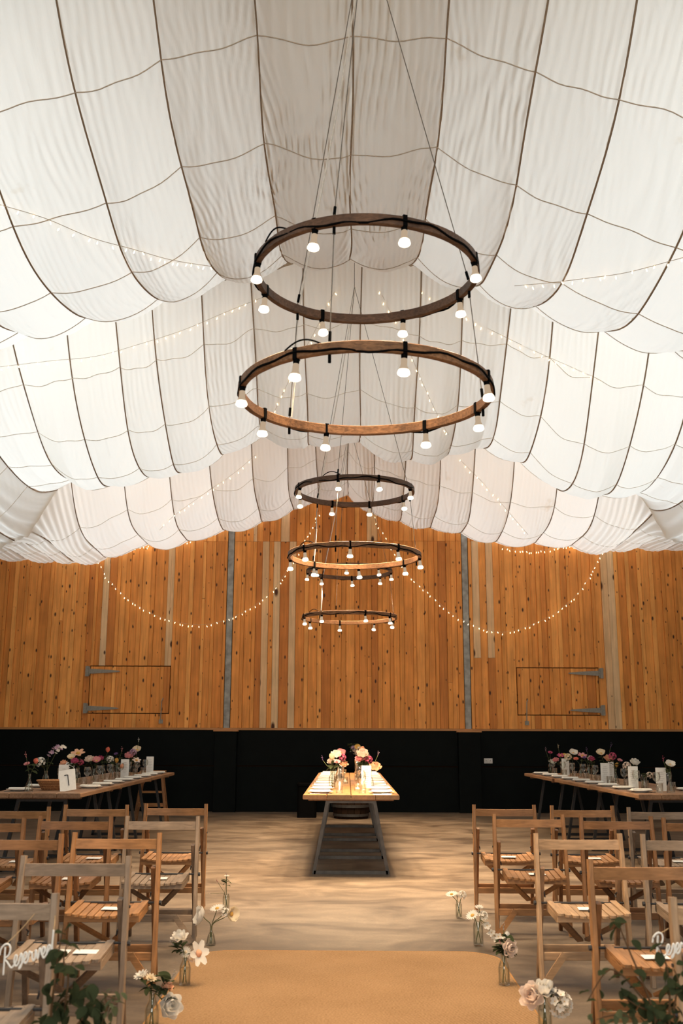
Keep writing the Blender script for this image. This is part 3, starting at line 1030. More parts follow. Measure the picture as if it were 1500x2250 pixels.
def chandelier(cx, cy, z1, z2, r1, r2, ph1, ph2, label, seed, power=85, apexz=6.1):
    t = thing('hoop_chandelier', label, 'chandelier', (cx, cy, 0), 0, 'hoop chandeliers')
    apex = Vector((0, 0, apexz))
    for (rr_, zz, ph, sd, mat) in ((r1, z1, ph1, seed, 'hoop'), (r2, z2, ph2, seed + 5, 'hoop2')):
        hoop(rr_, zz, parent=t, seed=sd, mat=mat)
        rn = random.Random(sd)
        # black flex clipped round the outside and under the hoop
        pts = []
        for i in range(97):
            a = 2 * PI * i / 96
            pts.append(((rr_ + .017 + .004 * math.sin(9 * a)) * math.cos(a), (rr_ + .017 + .004 * math.sin(9 * a)) * math.sin(a), zz - .012 + .014 * math.sin(5 * a + sd) + .006 * math.sin(17 * a)))
        MB().tube(pts, .006, 5, cap=False).build('flex', M['black'], t)
        # a slack loop of flex
        a0 = rn.uniform(3.6, 4.2)
        loop = [((rr_ + .01) * math.cos(a0 + .05 * i), (rr_ + .01) * math.sin(a0 + .05 * i), zz + .028 + .035 * math.sin(PI * i / 6)) for i in range(7)]
        MB().tube(smooth_path(loop, 3), .0045, 5).build('flex', M['black'], t)
        for k in range(8):
            a = R(ph + 45 * k + rn.uniform(-5, 5))
            ca, sa = math.cos(a), math.sin(a)
            s_ = MB()
            for q in (-1, 1):
                pass
            pr = [(-.0175, -.0305), (.0185, -.0305), (.0185, .0305), (-.0175, .0305)]
            vs = []
            for w2 in (-.011, .011):
                for (dr, dz) in pr:
                    vs.append(((rr_ + dr) * ca - w2 * sa, (rr_ + dr) * sa + w2 * ca, zz + dz))
            s_.add(vs, [(0, 1, 2, 3), (7, 6, 5, 4), (0, 4, 5, 1), (1, 5, 6, 2), (2, 6, 7, 3), (3, 7, 4, 0)])
            s_.build('strap', M['black'], t)
            tilt = (rn.uniform(-.12, .12), rn.uniform(-.12, .12), 0)
            ho = obj('lamp_holder', HOLD, t, loc=(rr_ * ca, rr_ * sa, zz - .034), rot=tilt)
            obj('bulb', BULB, ho, loc=(0, 0, -.014))
            l = bpy.data.lights.new('bulb_light', 'SPOT')
            l.energy = power
            l.color = (1.0, 0.73, 0.46)
            l.spot_size = R(102)
            l.spot_blend = 0.7
            l.shadow_soft_size = .03
            lo = bpy.data.objects.new('bulb_light', l)
            COL.objects.link(lo)
            lo.parent = ho
            lo.location = (0, 0, -.115)
    MB().tube([apex, (0, 0, 8.5 - 2.1 * abs(cx) / 7.1 - .002)], .0032, 5).build('hanging_wire', M['wire'], t)
    for j, adeg in enumerate((254, 14, 131)):
        a = R(adeg)
        p1 = Vector((r1 * math.cos(a), r1 * math.sin(a), z1 + .03))
        p2 = Vector((r2 * math.cos(a), r2 * math.sin(a), z2 + .03))
        m = MB()
        m.tube([apex, p1], .0028, 5)
        m.tube([p1 - Vector((0, 0, .06)), p2], .0028, 5)
        m.build('suspension_wire', M['wire'], t)
        for p, q in ((p1, apex), (p2, p1)):
            d = (q - p).normalized()
            MB().tube([p + d * .01, p + d * .06], .008, 6).build('wire_clamp', M['black'], t)
            MB().tube([p - Vector((0, 0, .06)), p - Vector((0, 0, .1))], .008, 6).build('wire_clamp', M['black'], t)
        if j == 2:
            off = Vector((.012, 0, 0))
            MB().tube(smooth_path([apex + off, apex.lerp(p1, .5) + Vector((.03, 0, 0)), p1 + off, p1.lerp(p2, .5) + Vector((.015, 0, -.02)), p2 + off], 4), .0055, 5).build('supply_flex', M['wirewhite'], t)
    return t


Z1, Z2 = at_y(803, 603, 5.1), at_y(803, 866, 5.1)
chandelier(Z1.x, 5.1, Z1.z, Z2.z, .608, .671, 22, 17, 'two-tier hoop chandelier with round reflector bulbs, largest and closest of the row', 1, 46)
Z3, Z4 = at_y(778, 1080, 10.1), at_y(778, 1222, 10.1)
chandelier(Z3.x, 10.1, Z3.z, Z4.z, .608, .671, 25, 40, 'two-tier hoop chandelier hanging in the middle of the row', 2, 175)
Z5, Z6 = at_y(766, 1256, 14.35), at_y(767, 1357, 14.35)
chandelier(Z6.x, 14.35, Z5.z, Z6.z, .608, .671, 40, 15, 'two-tier hoop chandelier hanging closest to the boarded end wall', 3, 85, 5.85)


# ------------------------------------------------------------------ fairy lights
def fairy(label, pts, step=.085, seed=0, group='fairy light strings'):
    t = thing('fairy_light_string', label, 'fairy lights', tuple(pts[0]), 0, group)
    o = Vector(pts[0])
    sp = smooth_path([Vector(p) - o for p in pts], 5)
    MB().tube(sp, .0026, 4, cap=False).build('light_cable', M['fairywire'], t)
    rn = random.Random(seed)
    b = MB()
    acc = 0
    for p, q in zip(sp, sp[1:]):
        L_ = (q - p).length
        while acc < L_:
            c = p.lerp(q, acc / L_) + Vector((rn.uniform(-.02, .02), rn.uniform(-.01, .005), rn.uniform(-.03, .0)))
            dd = Vector((rn.uniform(-.6, .6), rn.uniform(-.3, .3), -1)).normalized()
            b.tube([c, c + dd * .008, c + dd * .024, c + dd * .03], [.003, .0058, .0058, .002], 5)
            acc += step * rn.uniform(.7, 1.3)
        acc -= L_
    b.build('fairy_bulbs', M['fairy'], t, kind='stuff')
    return t


def wallpts(px):
    return [at_y(a, b, YB - .12) for a, b in px]


fairy('fairy light garland on the boards above the bread basket tables',
      wallpts([(212, 1222), (235, 1268), (285, 1318), (350, 1355), (440, 1373), (520, 1352), (590, 1306), (640, 1238), (682, 1165), (702, 1122)]), .1, 1)
fairy('fairy light garland on the boards above the socket-side tables',
      wallpts([(1322, 1212), (1280, 1290), (1220, 1346), (1150, 1379), (1090, 1388), (1010, 1358), (950, 1312), (890, 1255), (845, 1180), (818, 1125)]), .1, 2)
fairy('short fairy light string along the silk hem above the bread basket tables', wallpts([(225, 1222), (290, 1205), (355, 1196), (425, 1189)]), .07, 3)
fairy('short fairy light string along the silk hem above the socket-side tables', wallpts([(1105, 1203), (1150, 1211), (1200, 1208), (1245, 1199), (1290, 1202)]), .07, 4)


def drapepts(px):
    out = []
    for a, b in px:
        p = under_drape(a, b)
        if p is not None:
            out.append(p)
    # keep the strand taut: drop points that jump in depth
    good = [out[0]]
    for p in out[1:]:
        if abs(p.y - good[-1].y) < 2.6:
            good.append(p)
    return good


for i, (lab, px) in enumerate((
        ('fairy light string crossing the nearest swag on the bread basket side', [(0, 450), (100, 480), (200, 522), (290, 547), (380, 572), (470, 586)]),
        ('fairy light string crossing the nearest swag on the socket side', [(1500, 566), (1380, 598), (1300, 610), (1200, 622), (1130, 628)]),
        ('fairy light string along the top of the middle swag, basket side', [(0, 806), (110, 793), (210, 783), (300, 758), (400, 726), (500, 684), (580, 652)]),
        ('fairy light string along the top of the middle swag, socket side', [(925, 640), (1030, 700), (1150, 760), (1240, 800), (1320, 835)]),
        ('fairy light string dropping down the middle swag behind the hoops, basket side', [(735, 640), (715, 680), (690, 730), (660, 785), (628, 850), (600, 910)]),
        ('fairy light string dropping down the middle swag behind the hoops, socket side', [(835, 640), (865, 700), (900, 775), (930, 845), (965, 920), (985, 955)]),
        ('fairy light string running diagonally down the end swag on the basket side', [(560, 1000), (520, 1035), (470, 1070), (420, 1105), (380, 1135), (350, 1165)]),
        ('fairy light string running diagonally down the end swag on the socket side', [(1010, 1010), (1060, 1060), (1100, 1105), (1130, 1140), (1160, 1175)]))):
    fairy(lab, drapepts(px), .12, 20 + i)

# ------------------------------------------------------------------ coir aisle runner
t = thing('aisle_runner', 'tan woven coir aisle runner with rounded corners on the concrete', 'carpet', (0, 4.2, 0))


def rounded(x0, x1, y0, y1, r, n=8):
    out = []
    for (cx, cy, a0) in ((x1 - r, y1 - r, 0), (x0 + r, y1 - r, 90), (x0 + r, y0 + r, 180), (x1 - r, y0 + r, 270)):
        for i in range(n + 1):
            a = R(a0 + 90 * i / n)
            out.append((cx + r * math.cos(a), cy + r * math.sin(a)))
    return out


def slab(pts, z0, z1, ch=.003):
    n = len(pts)
    cx, cy = sum(p[0] for p in pts) / n, sum(p[1] for p in pts) / n
    ins = []
    for p in pts:
        d = Vector((cx - p[0], cy - p[1]))
        d.normalize()
        ins.append((p[0] + d.x * ch, p[1] + d.y * ch))
    vs = [(p[0], p[1], z0) for p in pts] + [(p[0], p[1], z1 - ch) for p in pts] + [(p[0], p[1], z1) for p in ins]
    fs = [tuple(range(n - 1, -1, -1)), tuple(range(2 * n, 3 * n))]
    for l in range(2):
        fs += [(l * n + i, l * n + (i + 1) % n, (l + 1) * n + (i + 1) % n, (l + 1) * n + i) for i in range(n)]
    return vs, fs


b = MB()
b.add(*slab(rounded(-.935, .925, -2.2, 2.43, .24), .001, .012))
b.build('mat', M['coir'], t)
b = MB()
rp = rounded(-.937, .927, -2.202, 2.432, .242)
b.tube([(p[0], p[1], .007) for p in rp + rp[:1]], .007, 6, cap=False)
b.build('binding', M['coir_edge'], t)

# ------------------------------------------------------------------ folding chairs
FLEX = {}


def chair_meshes(v):
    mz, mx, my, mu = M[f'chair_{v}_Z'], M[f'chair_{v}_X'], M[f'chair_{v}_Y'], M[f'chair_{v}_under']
    ms = []
    for s in (-1, 1):
        b = MB()
        pts = [Vector((s * .247, 0, 0)), Vector((s * .243, .036, .43)), Vector((s * .239, .066, .70)), Vector((s * .237, .074, .785))]
        for p, q, w_ in zip(pts, pts[1:], (.040, .040, .034)):
            b.beam(p, q, .024, w_, (0, 1, 0), ch=.003)
        ms.append(('back_post', b.mesh('back_post', mz)))
        b = MB()
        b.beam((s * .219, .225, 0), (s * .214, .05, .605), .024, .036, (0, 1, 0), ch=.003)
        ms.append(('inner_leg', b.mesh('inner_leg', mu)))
    # curved top rail
    b = MB()
    n = 10
    vs, fs = [], []
    for i in range(n + 1):
        u = -1 + 2 * i / n
        yy = .066 + .028 * (1 - u * u)
        zc = .725 - .004 * (1 - u * u)
        for (dy, dz) in ((-.009, -.026), (.009, -.026), (.011, .026), (-.007, .026)):
            vs.append((u * .238, yy + dy, zc + dz))
    for i in range(n):
        for k in range(4):
            fs.append((i * 4 + k, i * 4 + (k + 1) % 4, (i + 1) * 4 + (k + 1) % 4, (i + 1) * 4 + k))
    fs += [(3, 2, 1, 0), tuple(n * 4 + k for k in range(4))]
    b.add(vs, fs)
    ms.append(('top_rail', b.mesh('top_rail', mx)))
    ms.append(('lower_rail', MB().beam((-.24, .014, .15), (.24, .014, .15), .042, .018, (0, 1, 0), ch=.003).mesh('lower_rail', mx)))
    ms.append(('inner_rail', MB().beam((-.21, .185, .155), (.21, .185, .155), .045, .018, (0, 1, 0), ch=.003).mesh('inner_rail', mx)))
    # seat: front and rear bearers, side rails, slats with a dished line
    F, B = -.215, .065
    zs = lambda y: .405 + (.425 - .405) * (y - F) / (B - F)
    dish = lambda u: -.018 * (1 - u * u)
    for nme, y in (('seat_front_rail', F + .018), ('seat_rear_rail', B - .018)):
        b = MB()
        n = 8
        vs, fs = [], []
        for i in range(n + 1):
            u = -1 + 2 * i / n
            zt_ = zs(y) - .006 + dish(u)
            zb_ = zs(y) - .045
            vs += [(u * .196, y - .011, zb_), (u * .196, y + .011, zb_), (u * .196, y + .011, zt_), (u * .196, y - .011, zt_)]
        for i in range(n):
            for k in range(4):
                fs.append((i * 4 + k, i * 4 + (k + 1) % 4, (i + 1) * 4 + (k + 1) % 4, (i + 1) * 4 + k))
        fs += [(3, 2, 1, 0), tuple(n * 4 + k for k in range(4))]
        b.add(vs, fs)
        ms.append((nme, b.mesh(nme, mx)))
    for s in (-1, 1):
        ms.append(('seat_side_rail', MB().beam((s * .188, F + .02, zs(F) - .03), (s * .188, B - .02, zs(B) - .03), .016, .034, (0, 0, 1)).mesh('seat_side_rail', my)))
    ns = 10
    for i in range(ns):
        u = -1 + 2 * (i + .5) / ns
        xc = u * .197
        hw = .197 / ns - .0022
        b = MB()
        prof = []
        for a in range(0, 5):
            an = PI * a / 4
            prof.append((hw * math.cos(an), F - .012 * math.sin(an)))
        for a in range(0, 5):
            an = PI * a / 4
            prof.append((-hw * math.cos(an), B + .012 * math.sin(an)))
        slope = .036 * u
        n = len(prof)
        lo = [(xc + p[0], p[1], zs(p[1]) - .006 + dish(u) + slope * p[0]) for p in prof]
        hi = [(q[0], q[1], q[2] + .012) for q in lo]
        b.add(lo + hi, [tuple(range(n)), tuple(range(2 * n - 1, n - 1, -1))] + [(k, n + k, n + (k + 1) % n, (k + 1) % n) for k in range(n)])
        ms.append(('seat_slat', b.mesh('seat_slat', my)))
    for s in (-1, 1):
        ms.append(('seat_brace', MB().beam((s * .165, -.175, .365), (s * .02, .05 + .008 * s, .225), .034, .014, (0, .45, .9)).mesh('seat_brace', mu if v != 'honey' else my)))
    b = MB()
    b.tube([(-.265, .043, .42), (.265, .043, .42)], .006, 6)
    for s in (-1, 1):
        b.tube([(s * .252, .043, .42), (s * .268, .043, .42)], .012, 8)
        b.tube([(s * .20, .058, .57), (s * .258, .058, .57)], .007, 6)
        b.tube([(s * .198, .075, .445), (s * .198, .09, .46), (s * .203, .07, .47)], .004, 5)
    ms.append(('pivot_rod', b.mesh('pivot_rod', M['blacksteel'])))
    return ms


CM = {v: chair_meshes(v) for v in CH}
LOWB = {v: {s: MB().beam((s * .12, -.006, .165), (s * .238, -.016, .012), .036, .014, (0, 1, 0)).mesh('foot_brace', M[f'chair_{v}_X']) for s in (-1, 1)} for v in CH}
CARD = MB().box(-.055, .055, -.03, .03, 0, .0012).mesh('order_card', M['paper'])
TONE = {'honey': 'honey wood', 'brown': 'brown wood', 'pale': 'pale bleached wood', 'grey': 'greyish weathered wood'}
CHAIR_ROOT = {}


def chair(side, row, seat, px0, px1, py, v, brace=0, cardx=0.0, cards=1, rz=0.0):
    p = at_z((px0 + px1) / 2, py, .785)
    rowword = ['back', 'fourth', 'third', 'second', 'front'][row]
    seatword = ['aisle seat', 'second seat in', 'third seat in'][seat]
    sd = 'basket' if side < 0 else 'socket'
    y = p.y - .074
    lab = f'{TONE[v]} folding chair, {seatword}, {rowword} row, {sd} side'
    t = thing('folding_chair', lab, 'chair', (p.x, y, 0), rz + R(RND.uniform(-1.5, 1.5)), 'folding chairs in rows')
    for nme, me in CM[v]:
        obj(nme, me, t)
    if brace:
        obj('foot_brace', LOWB[v][brace], t)
    CHAIR_ROOT[(side, row, seat)] = (t, p.x, y, t.rotation_euler.z)
    for c in range(cards):
        cx = cardx + .13 * c
        q = Matrix.Rotation(t.rotation_euler.z, 4, 'Z') @ Vector((cx, -.09, 0))
        o = obj('order_card', CARD, loc=(p.x + q.x, y + q.y, .4105), rot=(R(4.1), 0, t.rotation_euler.z + R(RND.uniform(-6, 6))))
        tag(o, f'{"white card" if not c else "second white card"} on the {seatword}, {rowword} row, {sd} side', 'card', 'cards on chair seats')
    return t


chair(1, 0, 0, 1041, 1172, 1768, 'honey', 0, .0)
chair(1, 0, 1, 1211, 1345, 1770, 'honey', 0, .03)
chair(1, 0, 2, 1380, 1516, 1774, 'grey', 0, .08)
chair(1, 1, 0, 1083, 1236, 1789, 'honey', -1, .02)
chair(1, 1, 1, 1273, 1430, 1793, 'brown', 0, -.02, 2)
chair(1, 1, 2, 1457, 1612, 1797, 'brown', 0, .05)
chair(1, 2, 0, 1178, 1360, 1831, 'pale', -1, .0)
chair(1, 2, 1, 1412, 1596, 1833, 'grey', 0, .06)
chair(1, 3, 0, 1299, 1524, 1888, 'honey', 0, -.02)
chair(1, 4, 0, 1486, 1770, 1972, 'pale', 0, .0)
chair(-1, 0, 0, 323, 450, 1766, 'honey', 0, .0, 0)
chair(-1, 0, 1, 146, 279, 1768, 'honey', 0, .04)
chair(-1, 0, 2, -30, 108, 1772, 'honey', 0, .08)
chair(-1, 1, 0, 284, 431, 1793, 'grey', 1, .02)
chair(-1, 1, 1, 90, 243, 1793, 'brown', 0, .04)
chair(-1, 1, 2, -105, 52, 1797, 'brown', 0, .1)
chair(-1, 2, 0, 168, 348, 1829, 'honey', 1, .03)
chair(-1, 2, 1, -50, 133, 1831, 'brown', 0, .1)
chair(-1, 3, 0, 57, 280, 1880, 'grey', 1, -.02, 2)
chair(-1, 4, 0, -172, 117, 1962, 'grey', 0, .0)

# ------------------------------------------------------------------ trestle tables
TT = .757


def trestle_table(xc, y0, length, width, mat, label, metal, group, rz=0.0, foot=.72, top=.46):
    t = thing('trestle_table', label, 'table', (xc, y0, 0), rz, group)
    pw = width / 4
    rn = random.Random(int(abs(xc) * 100 + y0 * 10))
    for i in range(4):
        x0 = -width / 2 + i * pw
        b = MB().cbox(x0 + .003, x0 + pw - .003, rn.uniform(-.006, .006), length + rn.uniform(-.006, .006), TT - .042, TT, .006)
        b.build('table_plank', M[mat], t)
    for yy in (.22, length - .22):
        MB().cbox(-width / 2 + .05, width / 2 - .05, yy - .04, yy + .04, TT - .064, TT - .042, .004).build('batten', M[mat], t)
    for yy in (.32, length - .32):
        for s in (-1, 1):
            MB().beam((s * top / 2, yy, TT - .064), (s * foot / 2, yy, .0), .032, .032, (0, 1, 0)).build('trestle_leg', M[metal], t)
        MB().beam((-foot / 2, yy, .016), (foot / 2, yy, .016), .032, .032, (0, 1, 0)).build('trestle_bar', M[metal], t)
        MB().beam((-top / 2, yy, TT - .08), (top / 2, yy, TT - .08), .03, .03, (0, 1, 0)).build('trestle_bar', M[metal], t)
    return t


CX, LX, RX = at_z(771, 1745, TT).x, -3.02, 3.32
CY0 = at_z(771, 1747, TT).y
pos = ['nearest', 'middle', 'farthest']
for i in range(3):
    trestle_table(CX, CY0 + i * 1.86, 1.85, .93, 'table', f'{pos[i]} honey wood trestle table of the row facing the aisle runner', 'darksteel', 'aisle end tables')
LY0, RY0 = 9.95, 10.15
for i in range(3):
    trestle_table(LX, LY0 + i * 1.8, 1.79, .92, 'tablegrey', f'{pos[i]} worn trestle table in the row with the bread basket', 'blacksteel', 'basket side tables', 0.0)
    trestle_table(RX - .06 * i, RY0 + i * 1.8, 1.79, .92, 'tablegrey', f'{pos[i]} worn trestle table in the row near the wall socket', 'blacksteel', 'socket side tables', R(1.8))

# ------------------------------------------------------------------ place settings
PLATE = MB().lathe([(.0, .001), (.075, .001), (.085, .006), (.125, .016), (.128, .019), (.124, .019), (.083, .009), (.0, .007)], 24).mesh('dinner_plate', M['china'], True)
nb = MB()
nb.cbox(-.1, .1, -.045, .045, 0, .009, .003)
nb.cbox(-.098, .098, -.043, .02, .009, .015, .003)
NAPK = nb.mesh('napkin', M['linen'])
kb = MB()
kb.beam((-.1, 0, .004), (.0, 0, .004), .014, .006, (0, 0, 1), ch=.002)
kb.add([(0, -.009, .003), (.1, -.008, .003), (.115, .004, .003), (.1, .009, .003), (0, .008, .003), (0, -.009, .006), (.1, -.008, .006), (.115, .004, .006), (.1, .009, .006), (0, .008, .006)],
       [(4, 3, 2, 1, 0), (5, 6, 7, 8, 9)] + [(k, (k + 1) % 5, 5 + (k + 1) % 5, 5 + k) for k in range(5)])
KNIFE = kb.mesh('knife', M['cutlery'])
fb = MB()
fb.beam((-.1, 0, .004), (.04, 0, .004), .009, .005, (0, 0, 1), ch=.0015)
fb.box(.04, .06, -.011, .011, .002, .006)
for q in (-.009, -.003, .003, .009):
    fb.box(.06, .1, q - .0018, q + .0018, .002, .006)
FORK = fb.mesh('fork', M['cutlery'])
TUMB = MB().lathe([(.0, .002), (.03, .001), (.033, .004), (.036, .09), (.034, .09), (.031, .01), (.0, .008)], 16).mesh('tumbler', M['glass'], True)
wgp = [(.0, .002), (.034, .001), (.034, .004), (.006, .008), (.004, .02), (.004, .085), (.012, .095), (.036, .12), (.041, .15), (.036, .195), (.0345, .195), (.039, .15), (.034, .123), (.0, .098)]
WINE = MB().lathe(wgp, 18).mesh('wine_glass', M['glass'], True)
TH = TT + .0005
GLASSES, OCC = [], []


def setting(tabname, side, idx, x, y, sgn, sideword, wine=True):
    """sgn: -1 when the seat is on the low-x side"""
    if idx is None:
        return
    w = f'{ORD[idx]} place from camera, {sideword} of {tabname}'
    g = f'place settings, {sideword} of the {tabname}'
    rn = RND.uniform
    tag(obj('dinner_plate', PLATE, loc=(x, y, TH)), f'white dinner plate, {w}', 'plate', 'plates: ' + g)
    tag(obj('napkin', NAPK, loc=(x + rn(-.01, .01), y, TH + .0195), rot=(0, 0, rn(-.08, .08))), f'folded white napkin on the plate, {w}', 'napkin', 'napkins: ' + g)
    tag(obj('knife', KNIFE, loc=(x, y - .15, TH), rot=(0, 0, 0 if sgn < 0 else PI)), f'steel knife beside the plate, {w}', 'knife', 'knives: ' + g)
    tag(obj('fork', FORK, loc=(x, y + .15, TH), rot=(0, 0, 0 if sgn < 0 else PI)), f'steel fork beside the plate, {w}', 'fork', 'forks: ' + g)
    if wine:
        GLASSES.append(('tumbler', TUMB, x - sgn * .185, y - .10, f'clear water tumbler, {w}', 'tumblers: ' + g))
        GLASSES.append(('wine_glass', WINE, x - sgn * .19, y + .06, f'stemmed wine glass, {w}', 'wine glasses: ' + g))


for i in range(9):
    yy = CY0 + .30 + i * .605
    setting('runner-facing tables', -1, i, CX - .30, yy, -1, 'basket-side edge')
    setting('runner-facing tables', 1, i, CX + .30, yy + .02, 1, 'socket-side edge')
for i in range(8):
    yy = LY0 + 1.0 + i * .55
    setting('bread basket tables', 1, i, LX + .30, yy, 1, 'aisle edge')
setting('bread basket tables', -1, 0, LX - .27, LY0 + .42, -1, 'outer edge', False)
setting('bread basket tables', -1, 1, LX - .28, LY0 + 1.1, -1, 'outer edge')
for i in range(9):
    yy = RY0 + .42 + i * .57
    setting('socket-side tables', -1, i, RX - .30 - .032 * (yy - RY0), yy, -1, 'aisle edge')
setting('socket-side tables', 1, 0, RX + .28, RY0 + .72, 1, 'outer edge')

# cards, basket, candles on the tables
MENU = MB().beam((0, .012, 0), (0, 0, .235), .105, .003, (0, 1, 0)).mesh('menu_card', M['paper'])


def menu(x, y, lab, rz=0.0, ink=True):
    t = thing('menu_card', lab, 'card', (x, y, TH + .001), rz, 'upright menu cards')
    OCC.extend([(x - .04, y + .02, .05), (x + .04, y + .02, .05)])
    obj('card', MENU, t)
    b = MB()
    for k in range(7):
        z = .19 - k * .022
        hw = (.02, .03, .024, .032, .02, .028, .018)[k]
        b.box(-hw, hw, .0025, .0032, z, z + .003)
    b2 = b.build('print_lines', M['petal_grey'], t, loc=(0, -.002, 0), rot=(0, 0, 0))
    b2.location = (0, -.006, 0)
    for v in b2.data.vertices:
        v.co.y += .012 * (1 - v.co.z / .235)
    bk = MB().beam((0, .055, 0), (0, .004, .16), .03, .003, (0, 1, 0)).build('card_stand', M['paper'], t)
    return t


for i, (y, dx, w) in enumerate(((11.05, -.02, 'beside the third vase'), (11.95, -.2, 'beside the daffodil'), (13.45, .12, 'next to the yellow flower'), (14.95, .16, 'at the far end'))):
    menu(LX + dx, y, f'tall white menu card on bread basket tables, {w}', .12)
for i, (y, dx, w) in enumerate(((10.75, -.02, 'at the near end'), (11.2, -.17, 'second from the near end'), (12.45, -.12, 'third from the near end'), (12.95, .08, 'fourth from the near end'), (14.65, -.06, 'at the far end'))):
    menu(RX + dx - .03 * (y - RY0), y, f'tall white menu card on socket-side tables, {w}', -.1)
menu(CX + .17, 11.1, 'tall white menu card on the table row facing the runner', -.05)
# place card at the near corner of the centre table
o = obj('place_card', MB().box(-.085, .085, -.045, .045, 0, .0015).mesh('place_card', M['paper']), loc=(CX + .3, CY0 + .09, TH))
tag(o, 'flat white card on the near corner of the table facing the runner', 'card')
# table number
tn = at_z(148, 1740, TT)
t = thing('table_number', 'white tilted card with black number 1 behind the bread basket', 'sign', (tn.x - .02, tn.y + .1, TH + .005), .1)
MB().beam((0, 0, 0), (-.035, .06, .2), .16, .004, (0, 1, 0)).build('card', M['paper'], t)
nz = lambda x, z: (x - .035 * z / .2, .06 * z / .2 - .004, z)
b = MB()
b.tube([nz(-.028, .145), nz(-.012, .15), nz(.006, .152)], .004, 5)
b.tube([nz(.006, .152), nz(.008, .1), nz(.012, .05)], .0045, 5)
b.build('numeral', M['ink'], t)
MB().beam((0, .14, 0), (-.03, .065, .16), .04, .004, (0, 1, 0)).build('card_stand', M['paper'], t)
# bread basket
bp_ = at_z(108, 1737, TT)
t = thing('bread_basket', 'oval woven cane bread basket on the table corner', 'basket', (bp_.x, bp_.y + .1, TH), .06)


def oval(a, b_, z, n=40, w=0):
    return [(a * math.cos(2 * PI * i / n), b_ * math.sin(2 * PI * i / n), z + w * ((i % 2) - .5)) for i in range(n + 1)]


MB().add(*slab(oval(.10, .06, 0)[:-1], 0.001, .008)).build('base', M['wicker2'], t)
for r_ in range(7):
    f = r_ / 6
    pts = oval(.103 + .045 * f, .062 + .035 * f, .012 + .075 * f, 40)
    pts = [(p[0] * (1 + (.014 if (i + r_) % 2 else -.014)), p[1] * (1 + (.014 if (i + r_) % 2 else -.014)), p[2]) for i, p in enumerate(pts[:-1])]
    MB().tube(pts + pts[:1], .0068, 5, cap=False).build('cane', M['wicker'] if r_ % 2 else M['wicker2'], t, True)
MB().tube(oval(.155, .1, .094, 40), .009, 6, cap=False).build('rim', M['wicker'], t, True)
for i in range(20):
    a = 2 * PI * i / 20
    MB().tube([(.103 * math.cos(a), .062 * math.sin(a), .005), (.15 * math.cos(a), .097 * math.sin(a), .09)], .004, 4).build('stake', M['wicker'], t)
for i, (dx, dy) in enumerate(((-.075, .0), (.0, .012), (.072, -.006))):
    b = MB()
    b.lathe([(0.0, -.028), (.022, -.022), (.036, 0), (.03, .02), (.016, .029), (0, .031)], 12)
    o = b.build('bread_roll', M['bread'], smooth=True, loc=(bp_.x + dx, bp_.y + .1 + dy, TH + .06))
    tag(o, ['crusty bread roll at the outer end of the cane basket', 'crusty bread roll in the middle of the cane basket', 'crusty bread roll in the cane basket beside the number card'][i], 'bread', 'bread rolls in the basket')
# tea lights in glass along the centre table
TLG = MB().lathe([(0, .002), (.03, .001), (.034, .005), (.036, .075), (.034, .075), (.031, .012), (0, .009)], 16).mesh('tea_light_glass', M['glass'], True)
TLW = MB().lathe([(.0, .012), (.024, .012), (.024, .034), (.02, .032), (0, .032)], 14).mesh('candle', M['wax'], True)
TLF = MB().lathe([(.0, .034), (.004, .038), (.0045, .044), (.002, .054), (0, .06)], 8).mesh('flame', M['flame'], True)
for i, (dx, y) in enumerate(((.07, 10.55), (-.13, 10.75), (.1, 11.5), (-.06, 12.1), (.09, 12.6), (-.1, 13.3), (.1, 13.9), (-.08, 14.6))):
    OCC.append((CX + dx, y, .04))
    t = thing('tea_light', f'lit tea light in clear glass, {ORD[i]} from near end of runner-facing tables', 'candle', (CX + dx, y, TH), 0, 'tea lights')
    obj('candle', TLW, t)
    obj('flame', TLF, t)
    obj('glass_holder', TLG, t)

# ------------------------------------------------------------------ flowers
def petal(Ln, Wd, tilt, curl, az, cup=.25, rows=4, cols=3, base=0.0, z0=0.0):
    vs, fs = [], []
    ang = tilt
    pos_r, pos_z = base, z0
    for i in range(rows + 1):
        s = i / rows
        w = Wd * math.sin(PI * (.12 + .76 * s)) ** .8
        for j in range(cols):
            q = -1 + 2 * j / (cols - 1)
            lift = -cup * w * (1 - q * q)
            rr_ = pos_r + lift * -math.cos(ang)
            zz = pos_z + lift * math.sin(ang)
            vs.append((rr_ * math.cos(az) - q * w * .5 * math.sin(az), rr_ * math.sin(az) + q * w * .5 * math.cos(az), zz))
        pos_r += Ln / rows * math.sin(ang)
        pos_z += Ln / rows * math.cos(ang)
        ang += curl / rows
    for i in range(rows):
        for j in range(cols - 1):
            a = i * cols + j
            fs.append((a, a + 1, a + cols + 1, a + cols))
    return vs, fs


BL = {}


